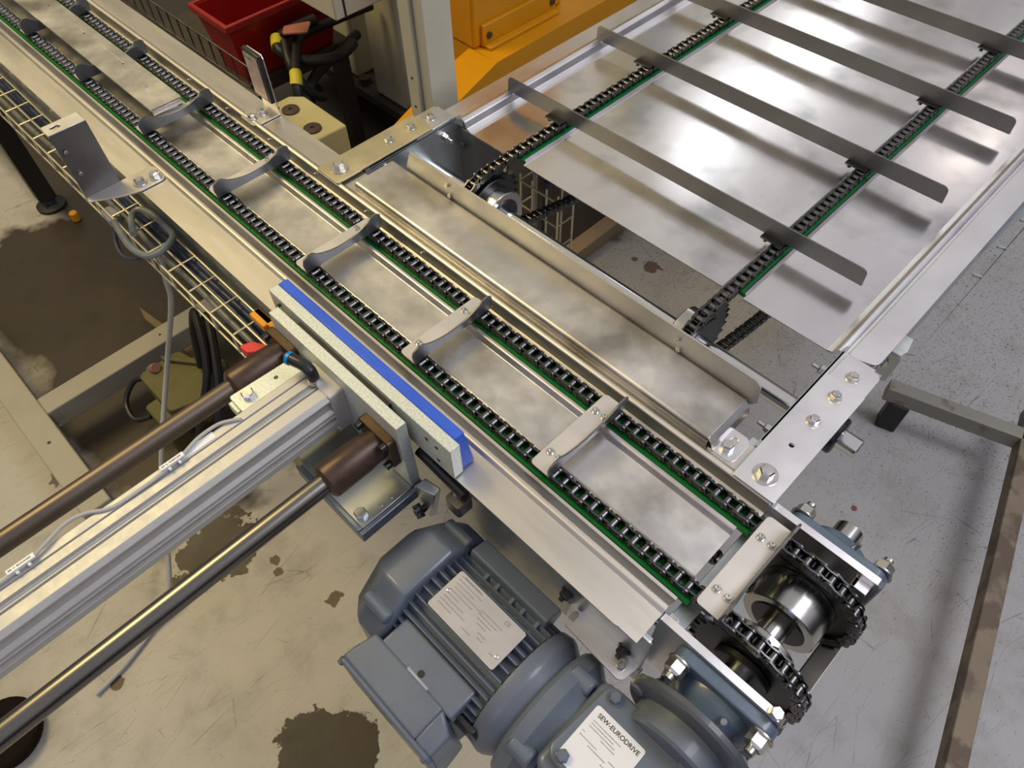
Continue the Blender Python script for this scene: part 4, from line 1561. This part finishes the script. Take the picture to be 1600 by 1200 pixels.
# hoses with yellow tape
t = empty('taped_hose', (-1500, 760, -600), 'thick black hose bundle with yellow tape wraps beside the beige block', 'hose')
b = MB()
b.tube([(-1760, 1180, -350), (-1770, 1050, -350), (-1760, 940, -345), (-1700, 880, -350), (-1630, 830, -360), (-1600, 800, -440), (-1640, 800, -600), (-1660, 820, FZ + 14)], 13, 12, 6)
b.tube([(-1740, 880, -330), (-1680, 850, -360), (-1640, 860, -420), (-1680, 920, -480), (-1740, 930, -480), (-1770, 900, -560), (-1760, 860, FZ + 12)], 12, 12, 6)
b.tube([(-1780, 1130, -420), (-1740, 1000, -430), (-1700, 900, -450), (-1660, 860, -560), (-1640, 860, FZ + 14)], 14, 12, 6)
b.tube([(-1770, 1000, -325), (-1775, 900, -330), (-1740, 860, -345), (-1690, 900, -370), (-1660, 980, -380), (-1700, 1060, -390)], 15, 12, 6)
part('hose', b, BLACK, t)
b = MB().tube([(-1775, 880, -333), (-1758, 868, -338), (-1748, 862, -341)], 18, 12, 2)
part('tape_wrap', b, TAPE, t)
b = MB().tube([(-1640, 836, -356), (-1628, 828, -362), (-1618, 818, -374)], 16, 12, 2)
part('tape_wrap', b, TAPE, t)
b = MB().prism(fillet([(-1770, 905), (-1740, 880), (-1700, 930), (-1740, 970)], 6), -312, -308)
single('pink_paper', b, mat('pink_paper', srgb(176, 112, 92), 0, 0.8), 'scrap of pink paper lying on the black hoses', 'paper')

# white machine housing at the very top
t = empty('machine_housing', (-1500, 1000, -150), 'cream sheet metal machine housing jutting in at the top edge', 'machine')
b = MB().box(-1760, -1413, 850, 1260, -150, 250)
part('cabinet', b, CREAM, t, 3)
b = MB().box(-1412.8, -1410, 874, 878, -149, 250)
part('seam', b, BLACK, t)

# column base behind
t = empty('machine_column', (-1800, 1300, -700), 'grimy cream machine column on a bolted base plate', 'column')
b = MB().prism([(-2340, 1182), (-1640, 1182), (-1640, 1900), (-2340, 1900)], -700, -670)
part('base_plate', b, BASEM, t, 3)
b = MB().box(-2120, -1960, 1215, 1420, -670, 200)
part('column_body', b, CREAM, t, 12, seg=4)
b = MB().box(-1850, -1700, 1205, 1500, -670, 200)
part('column_body', b, CREAM, t, 12, seg=4)
for x, y in ((-1920, 1215), (-1930, 1320), (-2010, 1198), (-1670, 1260)):
    b = MB().cyl((x, y, -670), (x, y, -648), 20, 6)
    part('bolt', b, BASEM, t)

# beige block with rubber pads
t = empty('steel_block', (-1150, 610, -330), 'yellowed cream block with two brown round pads beside the narrow conveyor', 'block')
b = MB().prism(fillet([(-1250, 562), (-1093, 556), (-1089, 630), (-1228, 631), (-1250, 610)], [4, 4, 4, 8, 6]), -330, -150)
part('body', b, CREAMY, t, 3)
for x, y in ((-1206, 584), (-1126, 578)):
    b = MB().lathe([(0, 17), (3, 17), (4, 15), (4, 4), (1, 3)], (x, y, -150), (0, 0, 1), 24)
    part('round_pad', b, BASEM, t)

# slotted cream post and yellow robot plinth
t = empty('cream_post', (-850, 690, FZ), 'cream double profile post rising behind the bolted link plate', 'post')
b = MB()
b.prism([(-888, 640), (-862, 640), (-862, 690), (-888, 690)], FZ, 700)
b.prism([(-860, 646), (-838, 646), (-838, 700), (-860, 700)], FZ, 700)
part('profile', b, CREAM, t, 1.5)
for z in (30, -20, -90, -130):
    b = MB().cyl((-875, 640.4, z), (-875, 639, z), 2, 8)
    part('screw_head', b, BLACK, t)

t = empty('robot_plinth', (-1050, 1100, FZ), 'yellow painted robot plinth with a bolted kick plate behind the wide conveyor', 'plinth')
b = MB()
b.prism([(-1340, 1500), (-1340, 989), (-1050, 992), (-1058, 1500)], -215, -160)
b.prism([(-1134, 989), (-1118, 925), (-1010, 859), (-1050, 992)], -215, -160)
b.prism([(-1118, 925), (-1000, 600), (-930, 600), (-1010, 859)], -215, -160)
b.box(-1340, -1290, 1400, 1500, FZ, -215)
part('base', b, YELL, t)
b = MB().box(-1330, -1118, 989, 1262, -159.5, 500)
part('upright_housing', b, YELL, t, 6)
b = MB().box(-1118, -1108, 1008, 1230, -158, -112)
part('kick_plate', b, YELL, t, 2)
for y in (1024, 1218):
    b = MB().cyl((-1108, y, -135), (-1103, y, -135), 7, 12, c=1)
    part('kick_bolt', b, BASEM, t)
b = MB().box(-1108, -1090, 1010, 1225, -160, -152)
part('step', b, YELL, t, 2)
b = MB().box(-1180, -1062, 1510, 1660, FZ, 600)
single('grey_cabinet', b, mat('pale_grey_cabinet', srgb(160, 162, 152), 0, 0.45), 'pale grey cabinet behind the yellow housing at the top edge', 'cabinet', bevel=3)
b = MB().box(-800, -720, 1900, 2300, FZ, -200)
single('dark_beam', b, BASEM, 'dark brown beam beyond the wide conveyor rail at the top edge', 'beam')

# ================================================================ FLOOR CART, RIGHT
t = empty('floor_cart', (60, 1200, FZ), 'chipped grey square tube cart frame with rusty edges standing on the floor, right side', 'cart frame')
ang = math.atan2(75, 259)
ca, sa = math.cos(ang), math.sin(ang)


def cart_box(u0, u1, w0, w1, z0, z1):
    """box in the cart's own rotated axes, origin at its inner corner"""
    ox, oy = 165, 1352
    q = []
    for z in (z0, z1):
        for (u, w_) in ((u0, w0), (u1, w0), (u1, w1), (u0, w1)):
            q.append((ox + u * ca - w_ * sa, oy + u * sa + w_ * ca, z))
    return q


b = MB().hexa(cart_box(-280, 6, -32, 0, -690, -650))
part('end_tube', b, CARTP, t, 2)
b = MB()
q = []
for z in (-690, -650):
    q += [(141, 1420, z), (480, 22, z), (512, 30, z), (173, 1428, z)]
b.hexa(q)
part('long_tube', b, CARTR, t, 2)
b = MB().hexa(cart_box(-262, -218, -36, 4, FZ, -690))
part('rubber_foot', b, BLACK, t, 4)
b = MB().box(470, 505, 40, 75, FZ, -690)
part('rubber_foot', b, BLACK, t, 4)

b = MB().lathe([(0, 60), (24, 66), (30, 58)], (-862, -474, FZ), (0, 0, 1), 32)  # low dark disc for a round dark thing of unknown kind
single('dark_round_disc', b, mat('dark_brown_matt', (0.012, 0.008, 0.006), 0, 0.9, spec=0.1), 'dark round disc on the floor in the lower left corner', 'rubber foot', bevel=4)
